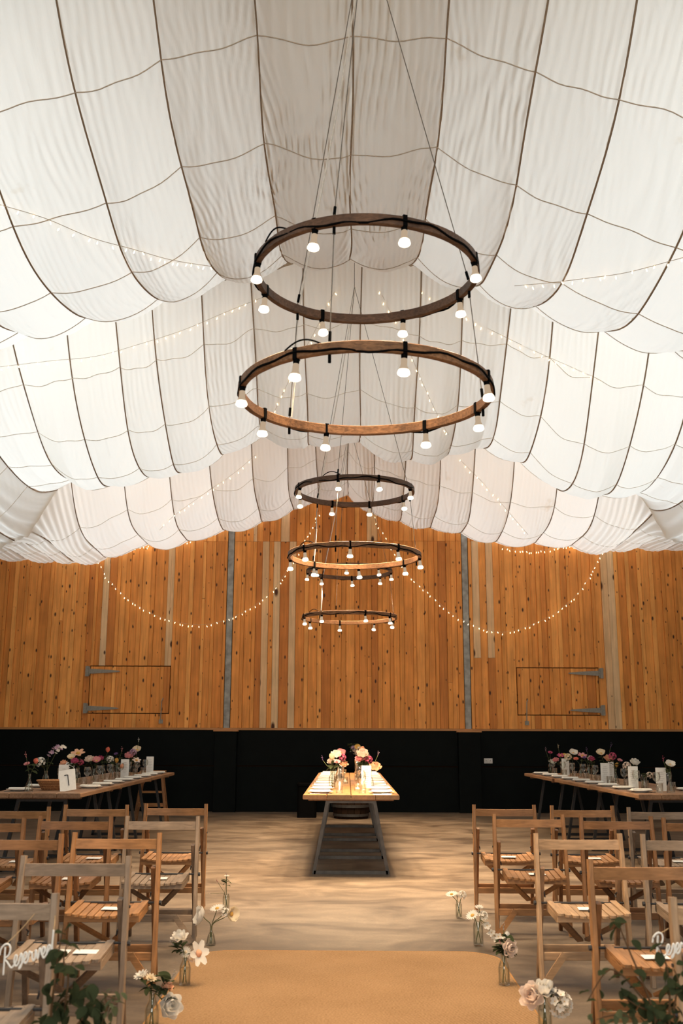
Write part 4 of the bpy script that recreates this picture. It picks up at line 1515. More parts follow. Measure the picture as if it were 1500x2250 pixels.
def bloom(kind, col, col2='yellow'):
    key = (kind, col, col2)
    if key in BL:
        return BL[key]
    b = MB()
    rn = random.Random(hash(kind) % 97 if False else len(kind) * 7)
    if kind in ('rose', 'peony'):
        for li, (n, L_, W_, tl, cu) in enumerate(((3, .55, .5, 4, -10), (4, .7, .6, 12, -20), (5, .85, .75, 26, -30), (6, .95, .8, 44, -25), (6, .95, .85, 62, 10 if kind == 'rose' else -30))):
            for k in range(n):
                b.add(*petal(L_, W_, R(tl), R(cu), 2 * PI * k / n + li * .7, .3, base=.05 * li, z0=.0))
        b.lathe([(.0, -.12), (.12, -.05), (.2, .05)], 8, mi=1)
        mats = [M['petal_' + col], M['leafm']]
    elif kind == 'tulip':
        for li, (n, tl, cu) in enumerate(((3, 22, -42), (3, 32, -48))):
            for k in range(n):
                b.add(*petal(1.3, .85, R(tl), R(cu), 2 * PI * k / n + li * 1.05, .3))
        mats = [M['petal_' + col], M['leafm']]
    elif kind in ('daisy', 'star'):
        n = 16 if kind == 'daisy' else 6
        for k in range(n):
            b.add(*petal(.95, .3 if kind == 'daisy' else .62, R(68), R(25), 2 * PI * k / n, .15, base=.1))
        b.lathe([(.0, -.08), (.15, -.02), (.3, .06), (.22, .2), (0, .26)], 10, mi=1)
        mats = [M['petal_' + col], M['petal_' + col2]]
    elif kind == 'poppy':
        for li in range(2):
            for k in range(3):
                b.add(*petal(1.0, 1.25, R(50 + li * 10), R(-6), 2 * PI * k / 3 + li * 1.05, .2, cols=5))
        b.lathe([(.0, .02), (.2, .06), (.26, .14), (.1, .26), (0, .28)], 10, mi=1)
        mats = [M['petal_' + col], M['petal_' + col2]]
    elif kind in ('cluster', 'spray'):
        pts = []
        if kind == 'cluster':
            for k in range(16):
                a = k * 2.4
                ph = math.acos(1 - 1.3 * (k + .5) / 16)
                pts.append((Vector((math.sin(ph) * math.cos(a), math.sin(ph) * math.sin(a), math.cos(ph))) * .75, None))
        else:
            for k in range(9):
                s = k / 8
                pts.append((Vector((1.5 * s, .22 * math.sin(k * 2.3), 1.3 * math.sin(s * 2.1))), Vector((.3, math.sin(k * 2.3), .7))))
            b.tube([(1.5 * k / 8, 0, 1.25 * math.sin(k / 8 * 2.1)) for k in range(9)], .03, 4, mi=1)
        for p, d in pts:
            d = (d or p).normalized()
            q = d.to_track_quat('Z', 'Y').to_matrix()
            for k in range(5):
                vs, fs = petal(.34, .3, R(62), R(15), 2 * PI * k / 5 + p.x * 5, .15, rows=2)
                b.add([q @ Vector(v) + p for v in vs], fs)
            b.add([q @ Vector(v) + p for v in ((.05, 0, .03), (0, .05, .03), (-.05, 0, .03), (0, -.05, .03), (0, 0, .09))], [(0, 1, 4), (1, 2, 4), (2, 3, 4), (3, 0, 4)], 2)
            if kind == 'cluster':
                b.tube([(0, 0, -.3), tuple(p)], .02, 3, mi=1)
        mats = [M['petal_' + col], M['stem'], M['petal_' + col2]]
    elif kind == 'bud':
        for k in range(7):
            a = k * 2.4
            p = Vector((.35 * math.cos(a) * (k / 7), .35 * math.sin(a) * (k / 7), k * .22))
            b.lathe([(0, -.1), (.1, 0), (.09, .12), (0, .2)], 7, c=p)
            b.tube([(0, 0, k * .12), tuple(p)], .02, 3, mi=1)
        mats = [M['petal_' + col], M['stem']]
    else:  # scabiosa: frilled button
        for li, (n, L_, tl) in enumerate(((7, .35, 10), (9, .55, 35), (11, .8, 62))):
            for k in range(n):
                b.add(*petal(L_, .3, R(tl), R(15), 2 * PI * k / n + li, .2, rows=3))
        b.lathe([(0, -.1), (.12, -.05), (.15, .02)], 8, mi=1)
        mats = [M['petal_' + col], M['leafm']]
    me = b.mesh(f'{kind}_{col}', mats, True)
    BL[key] = me
    return me


def leaf_mesh(mat, w=.5, name='leaf'):
    vs, fs = [], []
    for i in range(6):
        s = i / 5
        ww = w * .5 * math.sin(PI * (.05 + .9 * s)) ** .8
        z = -.22 * s * s
        vs += [(s, -ww, z + ww * .35), (s, 0, z), (s, ww, z + ww * .35)]
    for i in range(5):
        a = i * 3
        fs += [(a, a + 3, a + 4, a + 1), (a + 1, a + 4, a + 5, a + 2)]
    return MB().add(vs, fs).mesh(name, mat, True)


LEAF = leaf_mesh(M['leafm'])
LEAFR = leaf_mesh(M['leafm'], .85)
LEAFS = leaf_mesh(M['leaf2'], .6)
BOTTLES = {
    'milk': [(0, .004), (.034, .002), (.036, .01), (.036, .10), (.03, .125), (.019, .145), (.018, .175), (.021, .182), (.019, .182), (.0155, .145), (.028, .12), (.033, .1), (.033, .012), (0, .01)],
    'jar': [(0, .004), (.03, .002), (.033, .008), (.033, .13), (.026, .145), (.027, .155), (.025, .155), (.0245, .145), (.031, .128), (.031, .012), (0, .01)],
    'flask': [(0, .004), (.04, .002), (.043, .01), (.03, .075), (.014, .11), (.013, .16), (.017, .17), (.015, .17), (.011, .16), (.012, .11), (.028, .073), (.04, .012), (0, .01)],
}
BM = {k: MB().lathe(p, 18).mesh(f'{k}_bottle', M['glass'], True) for k, p in BOTTLES.items()}
WM = {k: MB().lathe([(0, .011)] + [(p[0] - .004, max(p[1], .012)) for p in BOTTLES[k][2:4]] + [(0, BOTTLES[k][3][1])], 14).mesh('water', M['water'], True) for k in BOTTLES}
NECK = {'milk': (.014, .17), 'jar': (.022, .15), 'flask': (.009, .16)}
FG = 'cut flowers in glass bottles'


def vase(x, y, z, kind, lab, scale=1.0, group='glass bottle vases'):
    t = thing('glass_vase', lab, 'vase', (x, y, z), 0, group)
    g = obj('glass', BM[kind], t, scale=scale)
    OCC.append((x, y, .048))
    if 'aisle' in group:
        obj('water', WM[kind], g)
    return t


KINDWORD = dict(rose='rose', peony='peony', tulip='tulip', daisy='daisy', star='daffodil', poppy='poppy', cluster='flower head', spray='orchid spray', bud='budding sprig', scab='scabious')


def flower(x, y, z, kind, col, size, tip, lab, vs=1.0, vk='milk', leaves=(), col2='yellow', face=None, group=FG, stemmat='stem', leafmesh=None, leafsize=.06, seed=0):
    """stem stands in the bottle at x,y,z; bloom at offset tip"""
    rn = random.Random(seed * 31 + int(abs(x * 977) + abs(y * 131)) % 1000 + len(lab))
    t = thing(KINDWORD[kind].replace(' ', '_'), lab, 'flower', (x, y, z), 0, group)
    nr, nz_ = NECK[vk][0] * vs, NECK[vk][1] * vs
    d = Vector((tip[0], tip[1], 0))
    dn = d.normalized() if d.length > 1e-5 else Vector((0, 0, 0))
    p0 = -dn * nr * .8 + Vector((0, 0, .013 * vs))
    p1 = dn * nr * .6 + Vector((0, 0, nz_))
    tp = Vector(tip)
    p2 = p1.lerp(tp, .6) + Vector((0, 0, .02 * (tp - p1).length))
    path = smooth_path([p0, p1, p2, tp], 4)
    MB().tube(path, .0026 if size > .02 else .0016, 5).build('stem', M[stemmat], t, True)
    dr = (tp - p2).normalized()
    if face is not None:
        dr = Vector(face).normalized()
    q = dr.to_track_quat('Z', 'Y').to_euler()
    obj('bloom', bloom(kind, col, col2), t, loc=tp, rot=q, scale=size * 1.3)
    for k, (s, sz) in enumerate(leaves):
        p = path[min(int(s * (len(path) - 1)), len(path) - 1)]
        e = Euler((rn.uniform(-.4, .4), rn.uniform(-.7, .3), rn.uniform(0, 2 * PI)))
        obj('leaf', leafmesh or LEAF, t, loc=p, rot=e, scale=sz)
    return t


# --- bottles down both sides of the aisle
def base(px, py):
    p = at_z(px, py, 0)
    return p.x, p.y


def toward(px, py, x, y):
    """offset from base (x,y,0) of the point seen at px,py at the same depth"""
    p = at_y(px, py, y)
    return (p.x - x, 0.0, p.z)


A = []
# basket side, from far to near
x, y = base(496, 2002)
vase(x, y, 0, 'jar', 'slim glass bottle farthest along the aisle, basket side, with purple-tipped sprigs', .8, 'aisle bottles')
L4 = [(.35, .05), (.5, .045), (.6, .05), (.7, .05)]
flower(x, y, 0, 'scab', 'white', .022, (.0, .0, .25), 'white scabious in the farthest aisle bottle on the basket side', vs=.8, vk='jar', leaves=[(.7, .05), (.75, .055), (.8, .05), (.62, .05)], seed=1)
flower(x, y, 0, 'bud', 'purple', .014, toward(497, 1927, x, y), 'tall purple sprig in the farthest aisle bottle on the basket side', vs=.8, vk='jar', leaves=[(.7, .03), (.85, .03)], seed=2)
flower(x, y, 0, 'bud', 'magenta', .012, toward(478, 1938, x, y), 'dark budding sprig in the farthest aisle bottle on the basket side', vs=.8, vk='jar', seed=3)
flower(x, y, 0, 'bud', 'grey', .012, toward(462, 1963, x, y), 'thin sprig leaning to the chairs in the farthest aisle bottle on the basket side', vs=.8, vk='jar', seed=4)
x, y = base(463, 2077)
vase(x, y, 0, 'flask', 'glass bottle with a white poppy beside the runner corner, basket side', .75, 'aisle bottles')
for (kind, col, sz, px, py, face, w) in (('poppy', 'white', .055, 446, 2012, (-.8, -.3, .25), 'white poppy turned to the chairs'), ('poppy', 'cream', .042, 508, 2007, (.75, -.65, .1), 'cream poppy turned to the aisle'),
                                          ('daisy', 'white', .036, 478, 1996, (-.2, -.3, 1), 'white daisy'), ('cluster', 'white', .026, 496, 2004, (.3, -.4, .6), 'small white flower head')):
    tp = toward(px, py, x, y)
    flower(x, y, 0, kind, col, sz, (tp[0], -.02, tp[2]), f'{w} in the bottle beside the runner corner', .75, 'flask', face=face, seed=5)
x, y = base(405, 2170)
vase(x, y, .0125, 'milk', 'glass milk bottle with white rose and daffodil on the runner edge, basket side', .86, 'aisle bottles')
Lv = [(.46, .045), (.52, .05), (.58, .055), (.64, .055), (.7, .058), (.76, .052), (.82, .05), (.88, .042)]
for (kind, col, sz, px, py, face, w, lv, c2) in (('rose', 'white', .036, 397, 2060, (-.1, -.3, 1), 'white rose', Lv, 'yellow'), ('star', 'white', .052, 437, 2092, (.75, -.6, .25), 'white and orange daffodil', [], 'peach'),
                                              ('cluster', 'blush', .024, 424, 2102, (.3, -.8, .3), 'blush flower head', [(.6, .06), (.8, .05)], 'yellow'), ('daisy', 'white', .022, 408, 2092, (0, -1, .3), 'small white daisy', [(.5, .07), (.7, .06)], 'cream'),
                                              ('bud', 'grey', .02, 382, 2076, (-.6, -.2, .7), 'thin sprig', Lv[2:], 'yellow')):
    tp = toward(px, py, x, y)
    flower(x, y, .0125, kind, col, sz, (tp[0], -.03 if sz > .03 else 0, tp[2] - .0125), f'{w} in the milk bottle on the runner edge, basket side', .86, 'milk', leaves=lv, face=face, col2=c2, seed=6)
x, y = base(332, 2268)
vase(x, y, 0, 'milk', 'glass milk bottle with white carnations closest along the aisle, basket side', .92, 'aisle bottles')
for (kind, col, sz, px, py, face, w, lv) in (('peony', 'white', .045, 374, 2206, (.5, -.8, .2), 'big white peony leaning to the aisle', [(.6, .08), (.75, .07)]), ('scab', 'white', .036, 314, 2143, (-.3, -.4, .9), 'white frilled flower standing tallest', Lv),
                                           ('scab', 'cream', .03, 330, 2153, (.3, -.4, .9), 'cream frilled flower', Lv[1:]), ('rose', 'peach', .022, 366, 2172, (.3, -.3, .9), 'small peach rose', Lv[2:] + [(.9, .07)]),
                                           ('bud', 'grey', .02, 376, 2150, (.5, 0, .8), 'leafy sprig', [(.6, .09), (.7, .09), (.8, .085), (.92, .09), (.97, .08)])):
    tp = toward(px, py, x, y)
    flower(x, y, 0, kind, col, sz, (tp[0], -.03 if sz > .03 else 0.01, tp[2]), f'{w} in the closest aisle bottle, basket side', .92, 'milk', leaves=lv, face=face, seed=7)
# socket side, far to near
x, y = base(1008, 2017)
vase(x, y, 0, 'jar', 'short glass bottle with white daisies alone on bare concrete, socket side', .72, 'aisle bottles')
for i, (px, py) in enumerate(((992, 1966), (1004, 1968), (1015, 1967))):
    tp = toward(px, py, x, y)
    flower(x, y, 0, ('daisy', 'scab', 'cluster')[i], 'white', (.034, .03, .028)[i], tp, ('white daisy', 'white scabious', 'white flower head')[i] + ' in the bottle alone on bare concrete', .72, 'jar', face=(-.2 + .2 * i, -.3, 1), seed=8)
x, y = base(1051, 2078)
vase(x, y, 0, 'jar', 'tall glass jar beside the runner corner, socket side, with drooping orchid', 1.0, 'aisle bottles')
for (kind, col, sz, px, py, face, w) in (('scab', 'white', .03, 1052, 1996, (0, -.3, 1), 'topmost white scabious'), ('daisy', 'white', .034, 1038, 2012, (-.4, -.4, .8), 'white daisy'), ('cluster', 'white', .028, 1061, 2013, (.4, -.4, .8), 'white flower head'),
                                          ('spray', 'white', .06, 1064, 2026, (-.1, -.5, -.6), 'drooping white orchid spray')):
    tp = toward(px, py, x, y)
    flower(x, y, 0, kind, col, sz, (tp[0], -.02 if kind == 'spray' else 0, tp[2]), f'{w} in the tall jar beside the runner corner', 1.0, 'jar', face=face, seed=9)
x, y = base(1108, 2170)
vase(x, y, .0125, 'milk', 'glass milk bottle with cream rose and dark leaves on the runner edge, socket side', .86, 'aisle bottles')
for (kind, col, sz, px, py, face, w, lv) in (('rose', 'blush', .035, 1115, 2080, (.4, -.9, .1), 'blush rose', Lv + Lv), ('tulip', 'white', .022, 1113, 2062, (.1, -.2, 1), 'white tulip', Lv), ('bud', 'grey', .02, 1106, 2043, (0, 0, 1), 'tall green sprig', Lv + [(.9, .07)]),
                                           ('bud', 'magenta', .014, 1100, 2075, (-.3, 0, 1), 'dark leafy sprig', Lv + Lv)):
    tp = toward(px, py, x, y)
    flower(x, y, .0125, kind, col, sz, (tp[0], -.03 if kind == 'rose' else 0, tp[2] - .0125), f'{w} in the milk bottle on the runner edge, socket side', .86, 'milk', leaves=lv, face=face, seed=10)
x, y = base(1198, 2268)
vase(x, y, 0, 'milk', 'glass milk bottle with peach rose and white blossom closest along the aisle, socket side', .92, 'aisle bottles')
for (kind, col, sz, px, py, face, w, lv) in (('rose', 'blush', .046, 1168, 2186, (-.5, -.8, .5), 'blush pink rose', [(.7, .07)]), ('rose', 'white', .042, 1190, 2176, (0, -.4, 1), 'white rose', Lv[:3]), ('cluster', 'white', .05, 1226, 2202, (.6, -.7, .1), 'large white flower head', Lv[:2]),
                                           ('scab', 'grey', .038, 1216, 2182, (.3, -.4, .8), 'grey-white scabious', Lv[:3]), ('tulip', 'white', .024, 1203, 2170, (.1, -.1, 1), 'white tulip', Lv)):
    tp = toward(px, py, x, y)
    flower(x, y, 0, kind, col, sz, (tp[0], -.03, tp[2]), f'{w} in the closest aisle bottle, socket side', .92, 'milk', leaves=lv, face=face, seed=11)

# --- table flowers: (y, dx, bottle, [(kind, colour, height, lean)])
TL = [
    (10.2, -.12, 'flask', [('tulip', 'coral', .27, .05, .034), ('scab', 'pink', .26, -.04, .035), ('bud', 'pink', .33, -.05, .03)]),
    (10.75, -.12, 'milk', [('spray', 'lilac', .33, .02, .06), ('cluster', 'white', .27, -.06, .045), ('spray', 'white', .36, .10, .045)]),
    (11.3, .0, 'jar', [('poppy', 'cream', .30, -.01, .04), ('rose', 'magenta', .26, .04, .034), ('rose', 'peach', .24, -.08, .032)]),
    (11.75, -.05, 'milk', [('star', 'peach', .34, .0, .062), ('cluster', 'magenta', .24, .04, .03)]),
    (12.3, .0, 'jar', [('poppy', 'pink', .24, .03, .048), ('peony', 'blush', .25, -.05, .045)]),
    (12.75, .0, 'milk', [('tulip', 'coral', .34, .06, .038), ('rose', 'magenta', .25, -.03, .036)]),
    (13.2, .02, 'flask', [('cluster', 'white', .24, -.03, .04), ('tulip', 'yellow', .2, .05, .036), ('tulip', 'peach', .13, .12, .036)]),
    (13.75, -.05, 'milk', [('bud', 'pink', .33, .05, .035), ('scab', 'purple', .29, -.02, .032)]),
    (14.2, .02, 'jar', [('peony', 'pink', .25, .0, .052), ('cluster', 'lilac', .31, .05, .042), ('star', 'blush', .2, .10, .048)]),
    (14.6, .02, 'milk', [('poppy', 'cream', .33, .02, .055), ('bud', 'white', .45, .04, .03), ('cluster', 'magenta', .27, -.06, .04)]),
]
TRR = [
    (10.45, -.03, 'flask', [('poppy', 'white', .27, .02, .045), ('bud', 'magenta', .31, -.06, .03)]),
    (11.0, -.12, 'jar', [('cluster', 'blush', .15, .06, .03)]),
    (11.8, -.02, 'milk', [('peony', 'white', .25, .05, .045), ('cluster', 'blush', .22, -.04, .042)]),
    (12.15, -.08, 'flask', [('cluster', 'magenta', .32, -.03, .04), ('scab', 'pink', .27, .05, .035), ('tulip', 'yellow', .2, .02, .032)]),
    (12.75, -.02, 'milk', [('poppy', 'cream', .34, -.06, .05), ('rose', 'peach', .27, .03, .048), ('bud', 'purple', .42, .08, .03)]),
    (13.1, -.08, 'jar', [('rose', 'magenta', .26, -.02, .034), ('bud', 'purple', .36, -.08, .03)]),
    (13.55, -.02, 'milk', [('cluster', 'white', .26, .03, .035), ('scab', 'purple', .27, -.06, .03)]),
    (13.95, -.02, 'flask', [('star', 'pink', .29, .03, .05), ('scab', 'coral', .24, -.05, .042)]),
    (14.4, -.02, 'milk', [('poppy', 'white', .31, .03, .055), ('cluster', 'cream', .26, -.05, .045)]),
    (14.95, -.02, 'jar', [('rose', 'pink', .2, -.10, .036), ('daisy', 'yellow', .27, .04, .04), ('star', 'magenta', .27, -.03, .042), ('bud', 'cream', .38, -.05, .03)]),
    (15.3, -.12, 'milk', [('rose', 'white', .16, .03, .042), ('scab', 'magenta', .3, .01, .04), ('bud', 'lilac', .33, -.06, .03)]),
]
TC = [
    (11.05, -.20, 'milk', [('tulip', 'cream', .30, .0, .045), ('scab', 'pink', .27, .05, .042), ('bud', 'purple', .29, -.10, .03)]),
    (11.5, -.14, 'flask', [('rose', 'peach', .23, .06, .042), ('cluster', 'magenta', .31, .05, .036), ('peony', 'white', .33, -.02, .05)]),
    (12.2, -.16, 'jar', [('rose', 'blush', .24, -.06, .042), ('poppy', 'pink', .34, .05, .05)]),
    (11.3, .22, 'flask', [('peony', 'peach', .20, .05, .055), ('bud', 'lilac', .34, .08, .026)]),
    (11.9, .15, 'milk', [('peony', 'blush', .33, -.01, .058), ('rose', 'pink', .28, -.04, .045), ('cluster', 'magenta', .28, .06, .04)]),
    (12.6, .15, 'jar', [('tulip', 'peach', .35, .0, .045), ('scab', 'cream', .29, .06, .035)]),
]


def table_flowers(lst, xof, nm, ordw):
    for i, (y, dx, kind, fl) in enumerate(lst):
        x = xof(y) + dx
        vase(x, y, TH, kind, f'{ORD[i]} glass bottle vase from the near end {ordw}', 1.0, f'bottle vases {ordw}')
        for j, (k, c, h, lean, sz) in enumerate(fl):
            lv = [(.5, .075), (.57, .07), (.64, .075), (.7, .07), (.76, .065), (.82, .06)] if j == 0 or k in ('rose', 'peony', 'cluster') else [(.6, .05)]
            flower(x, y, TH, k, c, sz, (lean, RND.uniform(-.05, .03), h), f'{c} {KINDWORD[k]} in the {ORD[i]} vase from near end {ordw}', 1.0, kind, leaves=lv,
                   face=(lean * 2, -.45, .75) if k != 'spray' else (.1, -.3, .8), seed=40 + i * 5 + j, group=f'flowers {ordw}')


table_flowers(TL, lambda y: LX, 'l', 'on bread basket tables')
table_flowers(TRR, lambda y: RX - .032 * (y - RY0), 'r', 'on socket-side tables')
table_flowers(TC, lambda y: CX, 'c', 'on runner-facing tables')

for nme, me, x, y, lab, g in GLASSES:
    for dx, dy in ((0, 0), (0, .05), (0, -.05), (0, .1), (0, -.1), (.05, 0), (-.05, 0), (.05, .08), (-.05, .08), (.05, -.08), (-.05, -.08)):
        if all((x + dx - o[0]) ** 2 + (y + dy - o[1]) ** 2 > (o[2] + .046) ** 2 for o in OCC):
            tag(obj(nme, me, loc=(x + dx, y + dy, TH)), lab, 'glass', g)
            OCC.append((x + dx, y + dy, .043))
            break

# ------------------------------------------------------------------ barrel with tall arrangement, black bin, step stool at the back
by = 16.75
bx = at_y(771, 1770, by).x
t = thing('half_barrel', 'dark wooden barrel behind the tables facing the runner', 'barrel', (bx, by, 0))
ns = 18
for i in range(ns):
    a0, a1 = 2 * PI * i / ns + .012, 2 * PI * (i + 1) / ns - .012
    vs = []
    for z, r_ in ((0, .27), (.2, .31), (.38, .325), (.56, .31), (.72, .28)):
        for (a, rr_) in ((a0, r_), (a1, r_), (a1, r_ - .02), (a0, r_ - .02)):
            vs.append((rr_ * math.cos(a), rr_ * math.sin(a), z))
    fs = []
    for l in range(4):
        fs += [(l * 4 + k, l * 4 + (k + 1) % 4, l * 4 + 4 + (k + 1) % 4, l * 4 + 4 + k) for k in range(4)]
    fs += [(3, 2, 1, 0), (16, 17, 18, 19)]
    MB().add(vs, fs).build('stave', M['barrelwood'], t)
for z, r_ in ((.06, .287), (.2, .315), (.54, .317), (.68, .292)):
    MB().lathe([(r_, z - .02), (r_ + .006, z - .02), (r_ + .006, z + .02), (r_, z + .02)], 28).build('barrel_hoop', M['blacksteel'], t)
MB().lathe([(.0, .69), (.265, .69), (.265, .70), (0, .70)], 24).build('barrel_head', M['barrelwood'], t)
t = thing('pottery_urn', 'dark urn standing on the barrel behind the tables', 'vase', (bx, by, .701))
MB().lathe([(0, .0), (.08, 0), (.13, .10), (.14, .2), (.09, .3), (.1, .34), (.085, .34), (.075, .3), (0, .28)], 20).build('body', M['black'], t, True)
rn = random.Random(5)
for i, (c, k) in enumerate((('white', 'cluster'), ('cream', 'poppy'), ('blush', 'rose'), ('white', 'star'), ('lilac', 'scab'), ('cream', 'cluster'), ('white', 'rose'), ('yellow', 'daisy'))):
    px, py = ((790, 1648), (794, 1652), (783, 1652), (773, 1659), (776, 1644), (806, 1661), (775, 1672), (785, 1641))[i]
    p = at_y(px, py, by)
    flower(bx, by, .99, k, c, (.05, .045, .05, .05, .045, .04, .05, .04)[i], (p.x - bx, -.05, p.z - .99), f'{c} {KINDWORD[k]} in the dark urn behind the tables', 1.0, 'jar',
           leaves=[(.4, .08), (.55, .075), (.7, .07)], face=(0, -.8, .5), seed=90 + i, group='flowers in the urn')
kx = at_y(674, 1780, 16.9)
t = thing('waste_bin', 'black lidded bin on the floor against the dado', 'bin', (kx.x, 16.9, 0))
b = MB()
b.add(*slab(rounded(-.155, .155, -.15, .15, .05), .0, .5))
b.build('body', M['black'], t)
b = MB()
b.add(*slab(rounded(-.17, .17, -.165, .165, .05), .5, .54, .01))
b.build('lid', M['black'], t)
# high wooden step stool
s0, s1 = at_z(305, 1806, 0), at_z(366, 1806, 0)
sc_ = (s0 + s1) / 2
t = thing('step_stool', 'tall splayed wooden step stool at the far end of the bread basket tables', 'stool', (sc_.x, 15.75, 0), .1)
for sx_ in (-1, 1):
    for sy in (-1, 1):
        MB().beam((sx_ * .24, sy * .2, 0), (sx_ * .14, sy * .13, .74), .035, .03, (0, 1, 0), ch=.003).build('leg', M['chair_brown_Z'], t)
    MB().beam((sx_ * .2, -.165, .28), (sx_ * .2, .165, .28), .02, .03, (0, 0, 1)).build('side_rail', M['chair_brown_Y'], t)
for z, w_, yy in ((.26, .21, -.165), (.46, .185, -.15), (.26, .21, .165)):
    MB().beam((-w_, yy, z), (w_, yy, z), .03, .03, (0, 1, 0)).build('step', M['chair_honey_X'], t)
MB().cbox(-.19, .19, -.17, .17, .74, .765, .005).build('seat', M['chair_brown_X'], t)

# ------------------------------------------------------------------ reserved signs and leafy branches on the front chairs
SIGN_PTS = [
    [(.05, -.45), (.28, .8), (.5, 2.05)],
    [(-.35, 1.45), (-.1, 2.0), (.5, 2.3), (1.05, 2.15), (1.2, 1.7), (.9, 1.2), (.35, 1.0), (.7, .6), (1.15, .05), (1.5, .1),
     (1.95, .5), (2.1, .9), (1.85, 1.0), (1.65, .5), (1.85, .05), (2.25, .25),
     (2.7, 1.05), (2.8, .5), (2.6, -.1), (2.3, -.3), (2.45, -.05), (2.95, .25),
     (3.4, .6), (3.45, .95), (3.2, 1.0), (3.0, .5), (3.2, .05), (3.6, .3),
     (3.85, 1.0), (4.0, .85), (4.22, .85), (4.2, .35), (4.4, .05), (4.62, .35),
     (4.78, 1.0), (4.98, .1), (5.3, 1.0), (5.48, .8),
     (5.62, .35), (6.0, .6), (6.05, .95), (5.78, 1.0), (5.6, .5), (5.8, .05), (6.2, .3),
     (6.85, .95), (6.5, 1.0), (6.3, .45), (6.55, .05), (6.9, .5), (7.2, 1.4), (7.4, 2.35), (7.15, 1.2), (7.05, .35), (7.2, .05), (7.5, .3)]]


def reserved(lab, y, pl, pr, posta, postb):
    """pl, pr: world points of the start and the end of the word's baseline"""
    pl, pr = Vector(pl), Vector(pr)
    ux = (pr - pl)
    L_ = ux.length
    ux.normalize()
    uz = Vector((0, 1, 0)).cross(ux) * -1
    if uz.z < 0:
        uz = -uz
    k = L_ / 7.5
    t = thing('reserved_sign', lab, 'sign', tuple(pl), 0, 'reserved signs')
    b = MB()
    for st in SIGN_PTS:
        pts = smooth_path([ux * ((p[0] + .22 * p[1]) * k) + uz * (p[1] * k * 1.4) for p in st], 5)
        b.tube(pts, .0032, 6)
    b.build('lettering', M['sign'], t, True)
    a1 = ux * (.9 * k) + uz * (3.1 * k)
    a2 = ux * (7.9 * k) + uz * (3.2 * k)
    for a, q, nme in ((a1, posta, 1), (a2, postb, 2)):
        qq = Vector(q) - pl
        MB().tube(smooth_path([a, a.lerp(qq, .5) + Vector((0, .004, -.004)), qq], 4), .0016, 5).build('twine', M['twine'], t)
    return t


for (key, l0, r0, ta, tb, lab) in (((-1, 4, 0), (6, 2132), (122, 2098), (76, 2008), (121, 2012), 'white script Reserved sign on twine by the basket side aisle'),
                                   ((1, 4, 0), (1440, 2104), (1552, 2086), (1468, 2040), (1520, 2012), 'white script Reserved sign on twine by the socket side aisle')):
    ct, cxx, cyy, crz = CHAIR_ROOT[key]
    y = cyy - .03
    reserved(lab, y, at_y(*l0, y), at_y(*r0, y), at_y(*ta, y + .068), at_y(*tb, y + .068))


def branch(root, foot, pts_px, ymid, leafdens, seed, mesh, lsz):
    """one branch of an arrangement: a part, its leaves sub-parts"""
    rn = random.Random(seed)
    f = Vector(root.location)
    pts = [Vector(foot) - f] + [Vector(at_y(a, b_, ymid + dy)) - f for a, b_, dy in pts_px]
    sp = smooth_path(pts, 6)
    n = len(sp)
    br = MB().tube(sp, [.006 * (1 - .75 * i / n) for i in range(n)], 5).build('branch', M['twig'], root, True)
    for i in range(6, n):
        for q in range(leafdens):
            if rn.random() < .62:
                p = sp[i] + Vector((rn.uniform(-.025, .025), rn.uniform(-.03, .03), rn.uniform(-.02, .02)))
                obj('leaf', mesh, br, loc=p, rot=(rn.uniform(-.7, .7), rn.uniform(-.2, 1.2), rn.uniform(0, 2 * PI)), scale=lsz * rn.uniform(.5, .95))
    return br


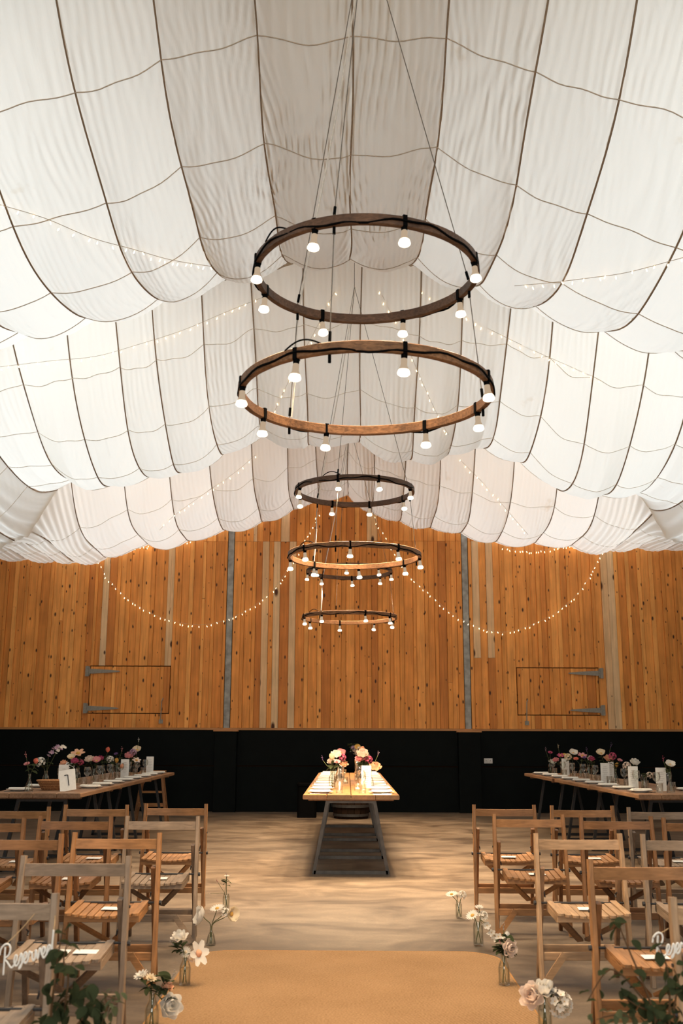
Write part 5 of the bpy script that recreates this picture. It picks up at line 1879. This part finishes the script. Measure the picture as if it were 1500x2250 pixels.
YL = 3.3
gl = thing('foliage_arrangement', 'round-leaved green foliage arrangement below the basket-side Reserved sign', 'foliage', (-1.15, 3.25, 0), 0, 'foliage arrangements')
for i, (foot, pts, den, mesh, sz, lab) in enumerate((
        ((-1.22, 3.25, 0), [(118, 2330, 0), (112, 2240, 0), (120, 2160, -.02), (128, 2100, .02), (140, 2030, .02)], 1, LEAFR, .06, 'round-leaved branch climbing behind the d of the basket side Reserved sign'),
        ((-1.12, 3.28, 0), [(140, 2330, 0), (140, 2240, 0), (150, 2150, 0), (140, 2110, 0), (150, 2065, 0)], 1, LEAFR, .065, 'round-leaved branch reaching past the cards on the basket side'),
        ((-1.18, 3.22, 0), [(110, 2340, 0), (105, 2270, 0), (130, 2210, 0), (150, 2190, 0), (195, 2165, .02)], 2, LEAFR, .06, 'round-leaved branch bending to the aisle on the basket side'),
        ((-1.10, 3.26, 0), [(170, 2340, 0), (160, 2270, 0), (200, 2220, 0), (210, 2210, 0), (205, 2240, 0)], 2, LEAFR, .06, 'low dark-leaved branch on the basket side at the frame bottom'),
        ((-1.08, 3.30, 0), [(210, 2350, 0), (220, 2270, 0), (235, 2215, 0), (232, 2190, 0), (255, 2195, 0)], 2, LEAFS, .036, 'pale small-leaved sprig on the basket side'))):
    branch(gl, foot, pts, YL, den, 200 + i, mesh, sz)
gr = thing('foliage_arrangement', 'thin-stemmed green foliage arrangement below the socket-side Reserved sign', 'foliage', (1.15, 3.25, 0), 0, 'foliage arrangements')
for i, (foot, pts, den, mesh, sz, lab) in enumerate((
        ((1.10, 3.25, 0), [(1460, 2340, 0), (1450, 2260, 0), (1400, 2180, 0), (1340, 2130, 0), (1290, 2200, 0)], 1, LEAFR, .05, 'branch arching out to the aisle on the socket side'),
        ((1.12, 3.28, 0), [(1450, 2340, 0), (1440, 2250, 0), (1420, 2180, 0), (1370, 2060, 0), (1355, 2015, .0)], 1, LEAFR, .05, 'tallest thin branch reaching above the seat on the socket side'),
        ((1.15, 3.22, 0), [(1470, 2340, 0), (1470, 2260, 0), (1470, 2170, 0), (1460, 2110, 0), (1435, 2060, 0)], 1, LEAFR, .055, 'branch rising in front of the socket side Reserved sign'),
        ((1.18, 3.26, 0), [(1480, 2340, 0), (1480, 2280, 0), (1440, 2230, 0), (1400, 2210, 0), (1370, 2190, 0)], 2, LEAFR, .05, 'low dark-leaved branch on the socket side at the frame bottom'),
        ((1.22, 3.28, 0), [(1500, 2340, 0), (1490, 2280, 0), (1480, 2220, 0), (1490, 2160, 0), (1480, 2130, 0)], 2, LEAFR, .055, 'bushy branch below the socket side Reserved sign'),
        ((1.16, 3.30, 0), [(1430, 2350, 0), (1410, 2290, 0), (1390, 2240, 0), (1350, 2230, 0), (1310, 2240, 0)], 2, LEAFS, .04, 'pale small-leaved sprig on the socket side'))):
    branch(gr, foot, pts, YL, den, 300 + i, mesh, sz)
